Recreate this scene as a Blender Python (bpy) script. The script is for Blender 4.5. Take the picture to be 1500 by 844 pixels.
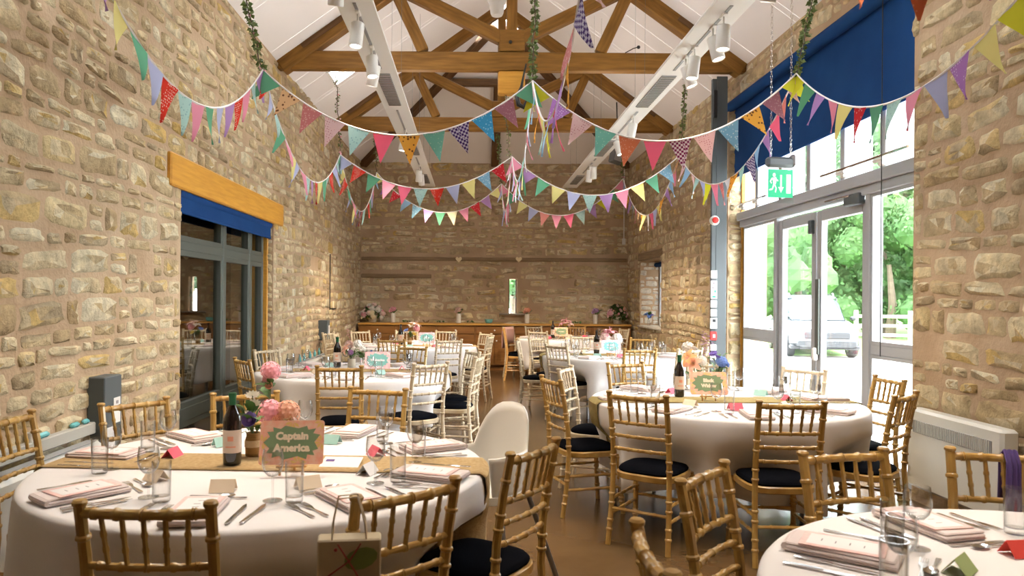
import bpy, math, random
import numpy as np
from mathutils import Vector, Matrix, Euler
for o in list(bpy.data.objects): bpy.data.objects.remove(o)
random.seed(7)
SC = bpy.context.scene
COL = SC.collection
R = math.radians
PI = math.pi
# ------------------------------------------------------------------ camera
F, PX, PY, ROLL, CZ = 1080.0, 692.0, 436.0, R(.42), 1.465   # picture constants for 1500 x 844
cd = bpy.data.cameras.new('camera')
cam = bpy.data.objects.new('camera', cd); COL.objects.link(cam); SC.camera = cam
cd.sensor_width = 36; cd.lens = F/1500*36
cd.shift_x = (750-PX)/1500; cd.shift_y = (PY-422)/1500
cam.location = (0, 0, CZ)
cam.rotation_euler = (Matrix.Rotation(-ROLL, 3, 'Y') @ Matrix.Rotation(R(90), 3, 'X')).to_euler()
cd.dof.use_dof = True; cd.dof.focus_distance = 7.0; cd.dof.aperture_fstop = 5.0
cd.clip_start = .05; cd.clip_end = 300
# ------------------------------------------------------------------ world, exposure
SC.view_settings.view_transform = 'Standard'; SC.view_settings.look = 'None'
SC.view_settings.gamma = 1; SC.view_settings.use_curve_mapping = False
SC.view_settings.exposure = 0.2
W = bpy.data.worlds.new('overcast_sky'); SC.world = W; W.use_nodes = True
WN, WL = W.node_tree.nodes, W.node_tree.links
WN['Background'].inputs[0].default_value = (.88, .95, 1, 1)
WN['Background'].inputs[1].default_value = 17.0
SUN = bpy.data.lights.new('sun', 'SUN'); SUN.energy = 2.0; SUN.angle = R(25); SUN.color = (1, .96, .9)
so = bpy.data.objects.new('sun', SUN); COL.objects.link(so); so.rotation_euler = Euler((R(-38), R(30), 0))
LAMP_COL = (1, .79, .56)
LAMP_W = 92.0
# ------------------------------------------------------------------ helpers
def uv(px, py):
    dx, dy = px-PX, PY-py; c, s = math.cos(ROLL), math.sin(ROLL)
    return dx*c-dy*s, dx*s+dy*c
def onz(px, py, z):
    u, v = uv(px, py); Y = (z-CZ)*F/v
    return Vector((u*Y/F, Y, z))
def at(px, py, Y):
    u, v = uv(px, py); return Vector((u*Y/F, Y, CZ+v*Y/F))
def onx(px, py, X):
    u, v = uv(px, py); Y = X*F/u; return Vector((X, Y, CZ+v*Y/F))
def proj(p):
    if p[1] < .2: return None
    u, v = p[0]*F/p[1], (p[2]-CZ)*F/p[1]; c, s = math.cos(ROLL), math.sin(ROLL)
    return PX+u*c+v*s, PY+u*s-v*c
class M:
    """collects shapes and links them as one mesh object"""
    def __init__(s): s.v = []; s.f = []
    def add(s, v, f):
        n = len(s.v); s.v += [tuple(p) for p in v]; s.f += [tuple(i+n for i in q) for q in f]; return s
    def box(s, c, d, rot=None):
        x, y, z = d[0]/2, d[1]/2, d[2]/2
        v = [Vector(p) for p in ((-x,-y,-z),(x,-y,-z),(x,y,-z),(-x,y,-z),(-x,-y,z),(x,-y,z),(x,y,z),(-x,y,z))]
        if rot is not None: v = [rot @ p for p in v]
        c = Vector(c)
        return s.add([p+c for p in v], [(0,3,2,1),(4,5,6,7),(0,1,5,4),(1,2,6,5),(2,3,7,6),(3,0,4,7)])
    def bbox(s, c, d, b=.006, rot=None):
        """box with chamfered edges"""
        x, y, z = d[0]/2, d[1]/2, d[2]/2; b = min(b, x*.9, y*.9, z*.9); v = []; f = []
        def ring(xx, yy, zz, cut):
            return [Vector(p) for p in ((-xx+cut,-yy,zz),(xx-cut,-yy,zz),(xx,-yy+cut,zz),(xx,yy-cut,zz),(xx-cut,yy,zz),(-xx+cut,yy,zz),(-xx,yy-cut,zz),(-xx,-yy+cut,zz))]
        rs = [ring(x-b,y-b,-z,b*.5), ring(x,y,-z+b,b), ring(x,y,z-b,b), ring(x-b,y-b,z,b*.5)]
        for r_ in rs: v += r_
        for k in range(3):
            for i in range(8): f.append((k*8+i, k*8+(i+1)%8, k*8+8+(i+1)%8, k*8+8+i))
        f.append(tuple(range(7,-1,-1))); f.append(tuple(range(24,32)))
        if rot is not None: v = [rot @ p for p in v]
        c = Vector(c); return s.add([p+c for p in v], f)
    def tube(s, pts, rad, n=8, caps=True, closed=False):
        pts = [Vector(p) for p in pts]; m = len(pts)
        if not hasattr(rad, '__len__'): rad = [rad]*m
        v = []; f = []; up = None
        for i, p in enumerate(pts):
            if closed: t = pts[(i+1) % m]-pts[i-1]
            else: t = pts[min(i+1,m-1)]-pts[max(i-1,0)]
            if t.length < 1e-9: t = Vector((0,0,1))
            t.normalize()
            if up is None: up = Vector((0,0,1)) if abs(t.z) < .9 else Vector((0,1,0))
            a = t.cross(up).normalized(); up = a.cross(t).normalized()
            for k in range(n):
                q = 2*PI*k/n; v.append(p+(a*math.cos(q)+up*math.sin(q))*rad[i])
        L = m if closed else m-1
        for i in range(L):
            j = (i+1) % m
            for k in range(n): f.append((i*n+k, i*n+(k+1)%n, j*n+(k+1)%n, j*n+k))
        if caps and not closed: f.append(tuple(range(n-1,-1,-1))); f.append(tuple((m-1)*n+k for k in range(n)))
        return s.add(v, f)
    def lathe(s, prof, n=16, c=(0,0,0), cap0=True, cap1=True, wob=None):
        v = []; f = []; m = len(prof)
        for i, (r, z) in enumerate(prof):
            for k in range(n):
                q = 2*PI*k/n; rr = r*(1+(wob(q, i) if wob else 0))
                v.append((c[0]+rr*math.cos(q), c[1]+rr*math.sin(q), c[2]+z))
        for i in range(m-1):
            for k in range(n): f.append((i*n+k, i*n+(k+1)%n, (i+1)*n+(k+1)%n, (i+1)*n+k))
        if cap0: f.append(tuple(range(n-1,-1,-1)))
        if cap1: f.append(tuple((m-1)*n+k for k in range(n)))
        return s.add(v, f)
    def prism(s, out, h0, h1, ax=None):
        """outline (x,y) extruded from h0 to h1 along z, mapped by ax (a 4x4)"""
        n = len(out); v = [Vector((x,y,h0)) for x,y in out]+[Vector((x,y,h1)) for x,y in out]
        if ax is not None: v = [ax @ p for p in v]
        return s.add(v, [tuple(range(n-1,-1,-1)), tuple(range(n,2*n))]+[(i,(i+1)%n,n+(i+1)%n,n+i) for i in range(n)])
    def blob(s, c, r, nu=8, nv=5, jit=0, sq=(1,1,1)):
        prof = []; v = []; f = []; c = Vector(c)
        for i in range(nv+1):
            t = PI*i/nv
            for k in range(nu):
                q = 2*PI*k/nu; rr = r*(1+random.uniform(-jit,jit))
                v.append(c+Vector((rr*math.sin(t)*math.cos(q)*sq[0], rr*math.sin(t)*math.sin(q)*sq[1], -rr*math.cos(t)*sq[2])))
        for i in range(nv):
            for k in range(nu): f.append((i*nu+k, i*nu+(k+1)%nu, (i+1)*nu+(k+1)%nu, (i+1)*nu+k))
        return s.add(v, f)
    def mesh(s, name, m, smooth=True, ang=40):
        me = bpy.data.meshes.new(name); me.from_pydata(s.v, [], s.f)
        if m: me.materials.append(m)
        if smooth:
            me.polygons.foreach_set('use_smooth', [True]*len(me.polygons))
            try: me.set_sharp_from_angle(angle=R(ang))
            except Exception: pass
        me.update(); return me
    def build(s, name, m, parent=None, loc=None, rot=None, smooth=True, ang=40, **tags):
        o = bpy.data.objects.new(name, s.mesh(name, m, smooth, ang))
        return link(o, parent, loc, rot, **tags)
def link(o, parent=None, loc=None, rot=None, **tags):
    COL.objects.link(o)
    if parent is not None: o.parent = parent
    if loc is not None: o.location = loc
    if rot is not None: o.rotation_euler = rot
    tag(o, **tags); return o
def tag(o, label=None, cat=None, group=None, kind=None):
    if label: o['label'] = label
    if cat: o['category'] = cat
    if group: o['group'] = group
    if kind: o['kind'] = kind
    return o
def empty(name, loc, rz=0, **tags):
    o = bpy.data.objects.new(name, None); o.empty_display_size = .05
    return link(o, None, loc, (0,0,rz), **tags)
def copy_tree(o, loc=None, rz=None, parent=None, **tags):
    c = o.copy(); COL.objects.link(c)
    if parent is not None: c.parent = parent
    if loc is not None: c.location = loc
    if rz is not None: c.rotation_euler = (0,0,rz)
    for k in ('label','group'):
        if tags and k in c: del c[k]
    tag(c, **tags)
    for ch in o.children: copy_tree(ch, parent=c)
    return c
def part(name, me, parent, loc=(0,0,0), rot=(0,0,0), sc=None, **tags):
    o = bpy.data.objects.new(name, me); link(o, parent, loc, rot, **tags)
    if sc is not None: o.scale = sc if hasattr(sc,'__len__') else (sc,sc,sc)
    return o
def inst(name, me, loc, rz=0, tilt=None, **tags):
    o = bpy.data.objects.new(name, me); link(o, None, loc, (0,0,rz) if tilt is None else tilt, **tags); return o
# ------------------------------------------------------------------ materials
def newmat(name):
    m = bpy.data.materials.new(name); m.use_nodes = True
    n, l = m.node_tree.nodes, m.node_tree.links
    return m, n, l, n['Principled BSDF']
def c4(c): return (c[0], c[1], c[2], 1)
def mat(name, col, rough=.5, metal=0, col2=None, scale=8, bump=0, bscale=None, stretch=(1,1,1), coat=0, emit=0, spec=None, detail=4, obj_var=0, trans=0, sheen=0, mid=.5):
    m, n, l, b = newmat(name)
    b.inputs['Base Color'].default_value = c4(col); b.inputs['Roughness'].default_value = rough; b.inputs['Metallic'].default_value = metal
    b.inputs['Coat Weight'].default_value = coat
    if sheen: b.inputs['Sheen Weight'].default_value = sheen
    if spec is not None: b.inputs['Specular IOR Level'].default_value = spec
    if emit: b.inputs['Emission Color'].default_value = c4(col); b.inputs['Emission Strength'].default_value = emit
    out = None
    if col2 is not None or bump:
        tc = n.new('ShaderNodeTexCoord'); mp = n.new('ShaderNodeMapping'); mp.inputs['Scale'].default_value = stretch
        l.new(tc.outputs['Object'], mp.inputs[0])
        if col2 is not None:
            t = n.new('ShaderNodeTexNoise'); t.inputs['Scale'].default_value = scale; t.inputs['Detail'].default_value = detail
            l.new(mp.outputs[0], t.inputs['Vector'])
            r = n.new('ShaderNodeValToRGB'); r.color_ramp.elements[0].position = mid-.18; r.color_ramp.elements[1].position = mid+.18
            r.color_ramp.elements[0].color = c4(col); r.color_ramp.elements[1].color = c4(col2)
            l.new(t.outputs[0], r.inputs[0]); out = r.outputs[0]
        if bump:
            t2 = n.new('ShaderNodeTexNoise'); t2.inputs['Scale'].default_value = bscale or scale*3; t2.inputs['Detail'].default_value = 5
            l.new(mp.outputs[0], t2.inputs['Vector'])
            bp = n.new('ShaderNodeBump'); bp.inputs['Strength'].default_value = bump; bp.inputs['Distance'].default_value = .01
            l.new(t2.outputs[0], bp.inputs['Height']); l.new(bp.outputs[0], b.inputs['Normal'])
    if obj_var:
        oi = n.new('ShaderNodeObjectInfo'); hs = n.new('ShaderNodeHueSaturation'); mr = n.new('ShaderNodeMapRange')
        mr.inputs['To Min'].default_value = 1-obj_var; mr.inputs['To Max'].default_value = 1+obj_var
        l.new(oi.outputs['Random'], mr.inputs[0]); l.new(mr.outputs[0], hs.inputs['Value'])
        if out is not None: l.new(out, hs.inputs['Color'])
        else: hs.inputs['Color'].default_value = c4(col)
        out = hs.outputs[0]
    if out is not None: l.new(out, b.inputs['Base Color'])
    if trans:
        tr = n.new('ShaderNodeBsdfTranslucent'); mx = n.new('ShaderNodeMixShader'); mx.inputs[0].default_value = trans
        if out is not None: l.new(out, tr.inputs[0])
        else: tr.inputs[0].default_value = c4(col)
        l.new(b.outputs[0], mx.inputs[1]); l.new(tr.outputs[0], mx.inputs[2]); l.new(mx.outputs[0], n['Material Output'].inputs[0])
    return m
def glassmat(name, f0=.04, tint=(1,1,1), rough=0.0, edge=1.0, power=4.0, rim=None):
    """thin clear glass: transparent with a mirror that grows towards grazing view"""
    m, n, l, b = newmat(name); n.remove(b)
    t = n.new('ShaderNodeBsdfTransparent'); t.inputs[0].default_value = c4(tint)
    g = n.new('ShaderNodeBsdfGlossy'); g.inputs['Roughness'].default_value = rough
    lw = n.new('ShaderNodeLayerWeight'); lw.inputs[0].default_value = .5
    pw = n.new('ShaderNodeMath'); pw.operation = 'POWER'; pw.inputs[1].default_value = power
    ma = n.new('ShaderNodeMath'); ma.operation = 'MULTIPLY_ADD'; ma.use_clamp = True; ma.inputs[1].default_value = (1-f0)*edge; ma.inputs[2].default_value = f0
    mx = n.new('ShaderNodeMixShader')
    if rim:     # darker tint at grazing view stands in for refracted dark surroundings
        p3 = n.new('ShaderNodeMath'); p3.operation = 'POWER'; p3.inputs[1].default_value = 2.2
        mc = n.new('ShaderNodeMix'); mc.data_type = 'RGBA'; mc.inputs[6].default_value = c4(tint); mc.inputs[7].default_value = c4(rim)
        l.new(lw.outputs['Facing'], p3.inputs[0]); l.new(p3.outputs[0], mc.inputs[0]); l.new(mc.outputs[2], t.inputs[0])
    l.new(lw.outputs['Facing'], pw.inputs[0]); l.new(pw.outputs[0], ma.inputs[0]); l.new(ma.outputs[0], mx.inputs[0]); l.new(t.outputs[0], mx.inputs[1]); l.new(g.outputs[0], mx.inputs[2])
    l.new(mx.outputs[0], n['Material Output'].inputs[0]); return m
def stonemat(name, cols, rough=.9, bump=.65, sat=1.0):
    m, n, l, b = newmat(name); b.inputs['Roughness'].default_value = rough; b.inputs['Specular IOR Level'].default_value = .2
    oi = n.new('ShaderNodeObjectInfo'); ge = n.new('ShaderNodeNewGeometry')
    ad = n.new('ShaderNodeMath'); ad.operation = 'ADD'; fr = n.new('ShaderNodeMath'); fr.operation = 'FRACT'
    l.new(oi.outputs['Random'], ad.inputs[0]); l.new(ge.outputs['Random Per Island'], ad.inputs[1]); l.new(ad.outputs[0], fr.inputs[0])
    r = n.new('ShaderNodeValToRGB'); r.color_ramp.interpolation = 'LINEAR'
    els = r.color_ramp.elements
    while len(els) < len(cols): els.new(.5)
    for i, c in enumerate(cols): els[i].position = i/(len(cols)-1); els[i].color = c4(c)
    l.new(fr.outputs[0], r.inputs[0])
    t = n.new('ShaderNodeTexNoise'); t.inputs['Scale'].default_value = 9; t.inputs['Detail'].default_value = 7; t.inputs['Roughness'].default_value = .65
    l.new(ge.outputs['Position'], t.inputs['Vector'])
    rr = n.new('ShaderNodeMapRange'); rr.inputs['From Min'].default_value = .3; rr.inputs['From Max'].default_value = .7; rr.inputs['To Min'].default_value = .62; rr.inputs['To Max'].default_value = 1.22
    l.new(t.outputs[0], rr.inputs[0])
    mu = n.new('ShaderNodeVectorMath'); mu.operation = 'SCALE'; l.new(r.outputs[0], mu.inputs[0]); l.new(rr.outputs[0], mu.inputs['Scale'])
    l.new(mu.outputs[0], b.inputs['Base Color'])
    t2 = n.new('ShaderNodeTexNoise'); t2.inputs['Scale'].default_value = 26; t2.inputs['Detail'].default_value = 8; t2.inputs['Roughness'].default_value = .7
    l.new(ge.outputs['Position'], t2.inputs['Vector'])
    bp = n.new('ShaderNodeBump'); bp.inputs['Strength'].default_value = bump; bp.inputs['Distance'].default_value = .045
    l.new(t2.outputs[0], bp.inputs['Height']); l.new(bp.outputs[0], b.inputs['Normal'])
    return m
def patmat(name, base, dot, kind='dots', scale=40, size=.3):
    """printed cloth: dots, checks or sprigs"""
    m, n, l, b = newmat(name); b.inputs['Roughness'].default_value = .85; b.inputs['Specular IOR Level'].default_value = .1
    tc = n.new('ShaderNodeTexCoord'); mix = n.new('ShaderNodeMix'); mix.data_type = 'RGBA'
    mix.inputs[6].default_value = c4(base); mix.inputs[7].default_value = c4(dot)
    if kind == 'check':
        t = n.new('ShaderNodeTexChecker'); t.inputs['Scale'].default_value = scale; l.new(tc.outputs['Object'], t.inputs[0]); l.new(t.outputs['Fac'], mix.inputs[0])
    else:
        t = n.new('ShaderNodeTexVoronoi'); t.inputs['Scale'].default_value = scale; t.inputs['Randomness'].default_value = .35 if kind == 'dots' else 1
        l.new(tc.outputs['Object'], t.inputs['Vector'])
        lt = n.new('ShaderNodeMath'); lt.operation = 'LESS_THAN'; lt.inputs[1].default_value = size
        l.new(t.outputs['Distance'], lt.inputs[0]); l.new(lt.outputs[0], mix.inputs[0])
    l.new(mix.outputs[2], b.inputs['Base Color'])
    tr = n.new('ShaderNodeBsdfTranslucent'); mx = n.new('ShaderNodeMixShader'); mx.inputs[0].default_value = .3
    l.new(mix.outputs[2], tr.inputs[0]); l.new(b.outputs[0], mx.inputs[1]); l.new(tr.outputs[0], mx.inputs[2]); l.new(mx.outputs[0], n['Material Output'].inputs[0])
    return m
MT = {}
MT['stone'] = stonemat('rubble_stone', [(0.458,0.329,0.179),(0.582,0.452,0.265),(0.686,0.577,0.377),(0.489,0.361,0.198),(0.645,0.514,0.312),(0.718,0.628,0.434),(0.603,0.412,0.141),(0.759,0.679,0.490),(0.520,0.391,0.217),(0.416,0.319,0.198),(0.666,0.556,0.359)])
MT['mortar'] = mat('lime_mortar', (.42,.295,.185), .95, col2=(.53,.39,.26), scale=2.2, bump=.7, bscale=34, spec=.1)
MT['pale_stone'] = stonemat('pale_rubble_stone', [(.62,.58,.5),(.72,.68,.6),(.66,.6,.5),(.74,.7,.63)])
MT['plaster'] = mat('white_plaster', (.86,.81,.79), .85, col2=(.83,.79,.77), scale=1.2, bump=.03, bscale=40)
MT['floor'] = mat('sealed_brown_floor', (.092,.050,.020), .22, col2=(.15,.088,.036), scale=1.3, bump=.04, bscale=20, detail=8, spec=.5)
MT['oak'] = mat('oak_beam', (.17,.075,.012), .55, col2=(.28,.135,.026), scale=5, stretch=(.6,6,6), bump=.25, bscale=9, spec=.25)
MT['oak_dark'] = mat('dark_oak_beam', (.10,.05,.022), .65, col2=(.17,.085,.035), scale=5, stretch=(.6,6,6), bump=.25, bscale=9, spec=.2)
MT['oak_light'] = mat('golden_oak', (.56,.26,.028), .5, col2=(.68,.34,.045), scale=4, stretch=(.8,9,9), bump=.12, bscale=9)
MT['old_timber'] = mat('old_wall_timber', (.20,.13,.07), .85, col2=(.29,.20,.11), scale=6, stretch=(.5,7,7), bump=.5, bscale=9)
MT['grey'] = mat('grey_painted_frame', (.40,.41,.43), .4)
MT['grey_dark'] = mat('green_grey_frame', (.085,.097,.082), .45)
MT['steel_grey'] = mat('grey_painted_steel', (.085,.10,.105), .45)
MT['white'] = mat('white_enamel', (.78,.76,.72), .35)
MT['heater'] = mat('cream_white_enamel', (.70,.69,.64), .3)
MT['grille'] = mat('grey_grille', (.30,.30,.30), .5)
MT['blue'] = mat('blue_blind_fabric', (.008,.045,.16), .85, spec=.15, col2=(.010,.055,.185), scale=3)
MT['glass'] = glassmat('window_glass', .03, edge=.6)
MT['glass_dark'] = glassmat('reflective_glass', .14, tint=(.80,.84,.80))
MT['crystal'] = glassmat('table_glass', .055, tint=(.982,.985,.985), rough=.02, edge=.9, power=3.2, rim=(.50,.52,.53))
MT['cloth'] = mat('white_linen_cloth', (.77,.735,.72), .8, bump=.03, bscale=160, spec=.15, sheen=.1)
MT['napkin'] = mat('grey_pink_napkin', (.70,.60,.575), .85, spec=.1)
MT['napkin_white'] = mat('pale_napkin', (.74,.70,.70), .85, spec=.1)
MT['hessian'] = mat('hessian_runner', (.40,.27,.13), .95, col2=(.50,.36,.19), scale=60, bump=.3, bscale=200, spec=.05)
MT['hessian_olive'] = mat('olive_runner', (.27,.21,.09), .95, col2=(.34,.27,.12), scale=60, bump=.3, bscale=200, spec=.05)
MT['wood_chair'] = mat('limewashed_gold_chair', (.35,.185,.040), .30, col2=(.52,.33,.095), scale=14, stretch=(1,1,.5), coat=.25, obj_var=.08)
MT['wood_daylit'] = mat('daylit_chair_wood', (.50,.39,.24), .4, col2=(.68,.58,.42), scale=14, stretch=(1,1,.5), coat=.15, obj_var=.05)  # paler copy of the chair wood, daylight put into its colour
MT['wood_orange'] = mat('honey_gold_chair', (.55,.28,.07), .38, col2=(.66,.38,.13), scale=14, stretch=(1,1,.5), coat=.2)
MT['seat'] = mat('black_seat_fabric', (.004,.0045,.007), .95, spec=.03)
MT['steel'] = mat('polished_steel', (.62,.60,.58), .18, metal=1)
MT['bottle'] = mat('dark_bottle_glass', (.012,.008,.008), .06, coat=.6)
MT['capsule'] = mat('green_foil', (.01,.13,.05), .3, metal=.3)
MT['label'] = mat('cream_label', (.72,.60,.50), .7)
MT['label_print'] = mat('coral_label_print', (.78,.34,.22), .7)
MT['card'] = mat('white_card', (.80,.77,.75), .7)
MT['card_teal'] = mat('teal_card', (.36,.60,.54), .7)
MT['card_pink'] = mat('hot_pink_card', (.85,.12,.18), .7)
MT['card_red'] = mat('red_card', (.80,.07,.05), .7)
MT['card_green'] = mat('sage_card', (.36,.45,.19), .7)
MT['card_cream'] = mat('cream_card', (.82,.66,.48), .7)
MT['coral'] = mat('coral_petal_print', (.90,.38,.26), .6, col2=(.90,.58,.42), scale=40)
MT['pinkboard'] = mat('pink_petal_print', (.80,.42,.46), .6, col2=(.82,.62,.60), scale=40)
MT['green_panel'] = mat('sage_green_print', (.20,.28,.14), .6)
MT['teal_panel'] = mat('teal_print', (.20,.50,.46), .6)
MT['ink_cream'] = mat('cream_lettering', (.86,.70,.52), .6)
MT['ink_white'] = mat('white_lettering', (.85,.85,.85), .6)
MT['ink_grey'] = mat('grey_print', (.28,.24,.25), .7)
MT['ink_purple'] = mat('purple_print', (.12,.06,.24), .7)
MT['yellow'] = mat('yellow_petal_print', (.85,.55,.18), .6)
MT['plywood'] = mat('plywood_easel', (.62,.36,.12), .6)
MT['jar'] = mat('twine_bound_jar', (.28,.15,.05), .7, col2=(.42,.26,.10), scale=30, stretch=(.2,.2,4), bump=.3)
MT['tin'] = mat('cream_tin', (.58,.52,.42), .45, col2=(.48,.42,.33), scale=20)
MT['leaf'] = mat('green_leaf', (.045,.12,.025), .5, col2=(.10,.20,.05), scale=25, obj_var=.25, trans=.2)
MT['ivy'] = mat('ivy_leaf', (.06,.11,.02), .45, col2=(.20,.24,.07), scale=30, trans=.25)
MT['stem'] = mat('green_stem', (.10,.15,.05), .6)
MT['brown_stem'] = mat('brown_vine_stem', (.12,.07,.05), .7)
for k, c in dict(f_pink=(.84,.42,.48), f_blush=(.84,.62,.56), f_peach=(.86,.48,.34), f_white=(.80,.76,.70), f_purple=(.26,.18,.52), f_lilac=(.60,.38,.62), f_blue=(.16,.26,.58), f_yellow=(.80,.62,.15), f_orange=(.86,.45,.20), f_cream=(.80,.68,.45)).items():
    MT[k] = mat(k[2:]+'_petal', c, .7, obj_var=.12, trans=.2)
MT['black'] = mat('black_plastic', (.012,.012,.013), .4)
MT['dark_steel'] = mat('grey_steel_leg', (.25,.25,.26), .35, metal=.8)
MT['plastic_white'] = mat('white_plastic', (.74,.71,.65), .35)
MT['red'] = mat('red_plastic', (.60,.02,.015), .35)
MT['exit_green'] = mat('exit_green', (.0,.36,.16), .4, emit=.35)
MT['exit_white'] = mat('exit_white', (.85,.88,.86), .4)
MT['perspex'] = glassmat('clear_perspex', .05, tint=(.93,.96,.95))
MT['teal_glass'] = mat('teal_glass_piece', (.16,.48,.50), .2, coat=.3)
MT['cabinet'] = mat('cabinet_wood', (.22,.085,.014), .45, col2=(.31,.13,.025), scale=4, stretch=(.6,6,6))
MT['worktop'] = mat('worktop_wood', (.52,.25,.045), .4, col2=(.60,.32,.07), scale=4, stretch=(.4,6,6))
MT['knob'] = mat('pale_knob', (.75,.70,.60), .3)
MT['lamp_glow'] = mat('lamp_lens', (1,.93,.82), .3, emit=9)
MT['speaker'] = mat('speaker_grey', (.10,.10,.10), .6)
MT['bag'] = mat('cream_paper_bag', (.62,.52,.36), .7, col2=(.52,.42,.26), scale=9, trans=.15)
MT['bag_green'] = mat('green_leaf_print', (.20,.27,.07), .7)
MT['bag_red'] = mat('red_ribbon_print', (.36,.05,.04), .7)
MT['twine'] = mat('cotton_handle', (.70,.56,.36), .8)
MT['purple_cloth'] = mat('purple_cloth', (.10,.06,.22), .85)
MT['pink_cloth'] = mat('pink_cloth', (.66,.38,.32), .85)
MT['ribbon'] = mat('white_bunting_tape', (.80,.76,.74), .8)
MT['gravel'] = mat('pale_gravel', (.62,.60,.56), .95, col2=(.72,.70,.66), scale=20)
MT['grass'] = mat('lawn_grass', (.16,.30,.07), .9, col2=(.24,.40,.12), scale=3)
MT['tree'] = mat('tree_leaf', (.045,.12,.03), .7, col2=(.10,.20,.06), scale=.9, trans=.3)
MT['bark'] = mat('bark', (.12,.09,.06), .9)
MT['fence'] = mat('pale_fence_rail', (.50,.46,.36), .85)
MT['car'] = mat('silver_car_paint', (.05,.055,.06), .35, coat=.2)
MT['car_dark'] = mat('dark_car_trim', (.02,.022,.025), .4)
MT['car_glass'] = mat('car_glass', (.10,.13,.15), .08)
MT['tyre'] = mat('tyre_rubber', (.015,.015,.015), .8)
MT['heart'] = mat('wooden_heart', (.80,.66,.40), .6)
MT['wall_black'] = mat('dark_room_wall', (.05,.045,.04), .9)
MT['ledge'] = mat('pale_grey_ledge', (.42,.40,.35), .7)
MT['slate'] = mat('slate_ledge', (.28,.24,.19), .8, col2=(.36,.31,.25), scale=8)
MT['hc_leg'] = MT['dark_steel']
# printed bunting cloths
PL = dict(green=(.16,.44,.27), lav=(.50,.52,.72), pink=(.80,.33,.44), yellow=(.80,.72,.30), lilac=(.50,.30,.58), lime=(.70,.68,.06), hot=(.85,.20,.32), pale=(.76,.58,.60), sky=(.36,.55,.72), cream=(.78,.74,.52), coral=(.80,.34,.30), white=(.74,.72,.72))
for k, c in PL.items(): MT['p_'+k] = mat('bunting_'+k, c, .85, spec=.1, trans=.3)
MT['p_reddot'] = patmat('bunting_red_dotted', (.72,.05,.03), (.85,.55,.45), 'dots', 62, .3)
MT['p_redsprig'] = patmat('bunting_red_sprig', (.66,.04,.05), (.8,.5,.45), 'sprig', 45, .25)
MT['p_aqua'] = patmat('bunting_aqua_sprig', (.46,.66,.62), (.25,.42,.45), 'sprig', 50, .25)
MT['p_teal'] = patmat('bunting_teal_sprig', (.20,.47,.38), (.42,.62,.50), 'sprig', 50, .22)
MT['p_orange'] = patmat('bunting_orange_print', (.78,.42,.07), (.18,.08,.03), 'sprig', 34, .30)
MT['p_peach'] = patmat('bunting_peach_print', (.74,.48,.26), (.20,.09,.04), 'sprig', 34, .30)
MT['p_rose'] = patmat('bunting_rose_print', (.62,.24,.24), (.74,.45,.40), 'sprig', 60, .35)
MT['p_pinkdot'] = patmat('bunting_pink_dotted', (.80,.60,.60), (.50,.20,.24), 'dots', 55, .22)
MT['p_purcheck'] = patmat('bunting_purple_check', (.07,.03,.16), (.60,.55,.66), 'check', 60)
MT['p_magcheck'] = patmat('bunting_plum_check', (.24,.03,.10), (.74,.62,.64), 'check', 60)
MT['p_blue'] = patmat('bunting_blue_print', (.06,.33,.55), (.30,.58,.72), 'sprig', 50, .28)
MT['p_bluef'] = patmat('bunting_blue_floral', (.24,.44,.58), (.62,.72,.74), 'sprig', 50, .28)
MT['p_lilacdot'] = patmat('bunting_lilac_dotted', (.46,.22,.56), (.74,.60,.78), 'dots', 55, .25)
MT['p_orangered'] = patmat('bunting_orange_red', (.70,.24,.12), (.78,.42,.28), 'sprig', 60, .3)
MT['p_mauve'] = patmat('bunting_mauve', (.38,.16,.20), (.50,.28,.30), 'sprig', 60, .3)
# ================================================================== the room
XL, XR, YB, YF, ZE, XC = -2.35, 3.25, 15.4, -3.0, 4.27, .45
SL = .72
def roofz(x): return ZE+SL*(2.8-abs(x-XC))
def grid_wall(name, org, sd, nd, s0, s1, z0, z1, holes, th=.5, m=None):
    """a wall with rectangular openings; org + s*sd + z*up, thick towards -nd"""
    org, sd, nd = Vector(org), Vector(sd), Vector(nd); up = Vector((0,0,1))
    S = sorted({s0, s1}|{h[i] for h in holes for i in (0,1)}); Z = sorted({z0, z1}|{h[i] for h in holes for i in (2,3)})
    S = [s for s in S if s0 <= s <= s1]; Z = [z for z in Z if z0 <= z <= z1]
    mb = M()
    solid = lambda s, z: s0 < s < s1 and z0 < z < z1 and not any(h[0] < s < h[1] and h[2] < z < h[3] for h in holes)
    def P(s, z, d): return org+sd*s+up*z-nd*d
    nS = len(S)-1; nZ = len(Z)-1
    def sc(i, j): return 0 <= i < nS and 0 <= j < nZ and solid((S[i]+S[i+1])/2, (Z[j]+Z[j+1])/2)
    for i in range(nS):
        for j in range(nZ):
            if not sc(i, j): continue
            a, b, c, d = S[i], S[i+1], Z[j], Z[j+1]
            mb.add([P(a,c,0),P(b,c,0),P(b,d,0),P(a,d,0)], [(0,1,2,3)])
            mb.add([P(a,c,th),P(b,c,th),P(b,d,th),P(a,d,th)], [(3,2,1,0)])
            for (k, l, q) in ((i-1,j,(P(a,c,0),P(a,d,0),P(a,d,th),P(a,c,th))),(i+1,j,(P(b,d,0),P(b,c,0),P(b,c,th),P(b,d,th))),(i,j-1,(P(b,c,0),P(a,c,0),P(a,c,th),P(b,c,th))),(i,j+1,(P(a,d,0),P(b,d,0),P(b,d,th),P(a,d,th)))):
                if not sc(k, l): mb.add(q, [(0,1,2,3)])
    return mb.build(name, m or MT['mortar'], smooth=False, kind='structure')
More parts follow.
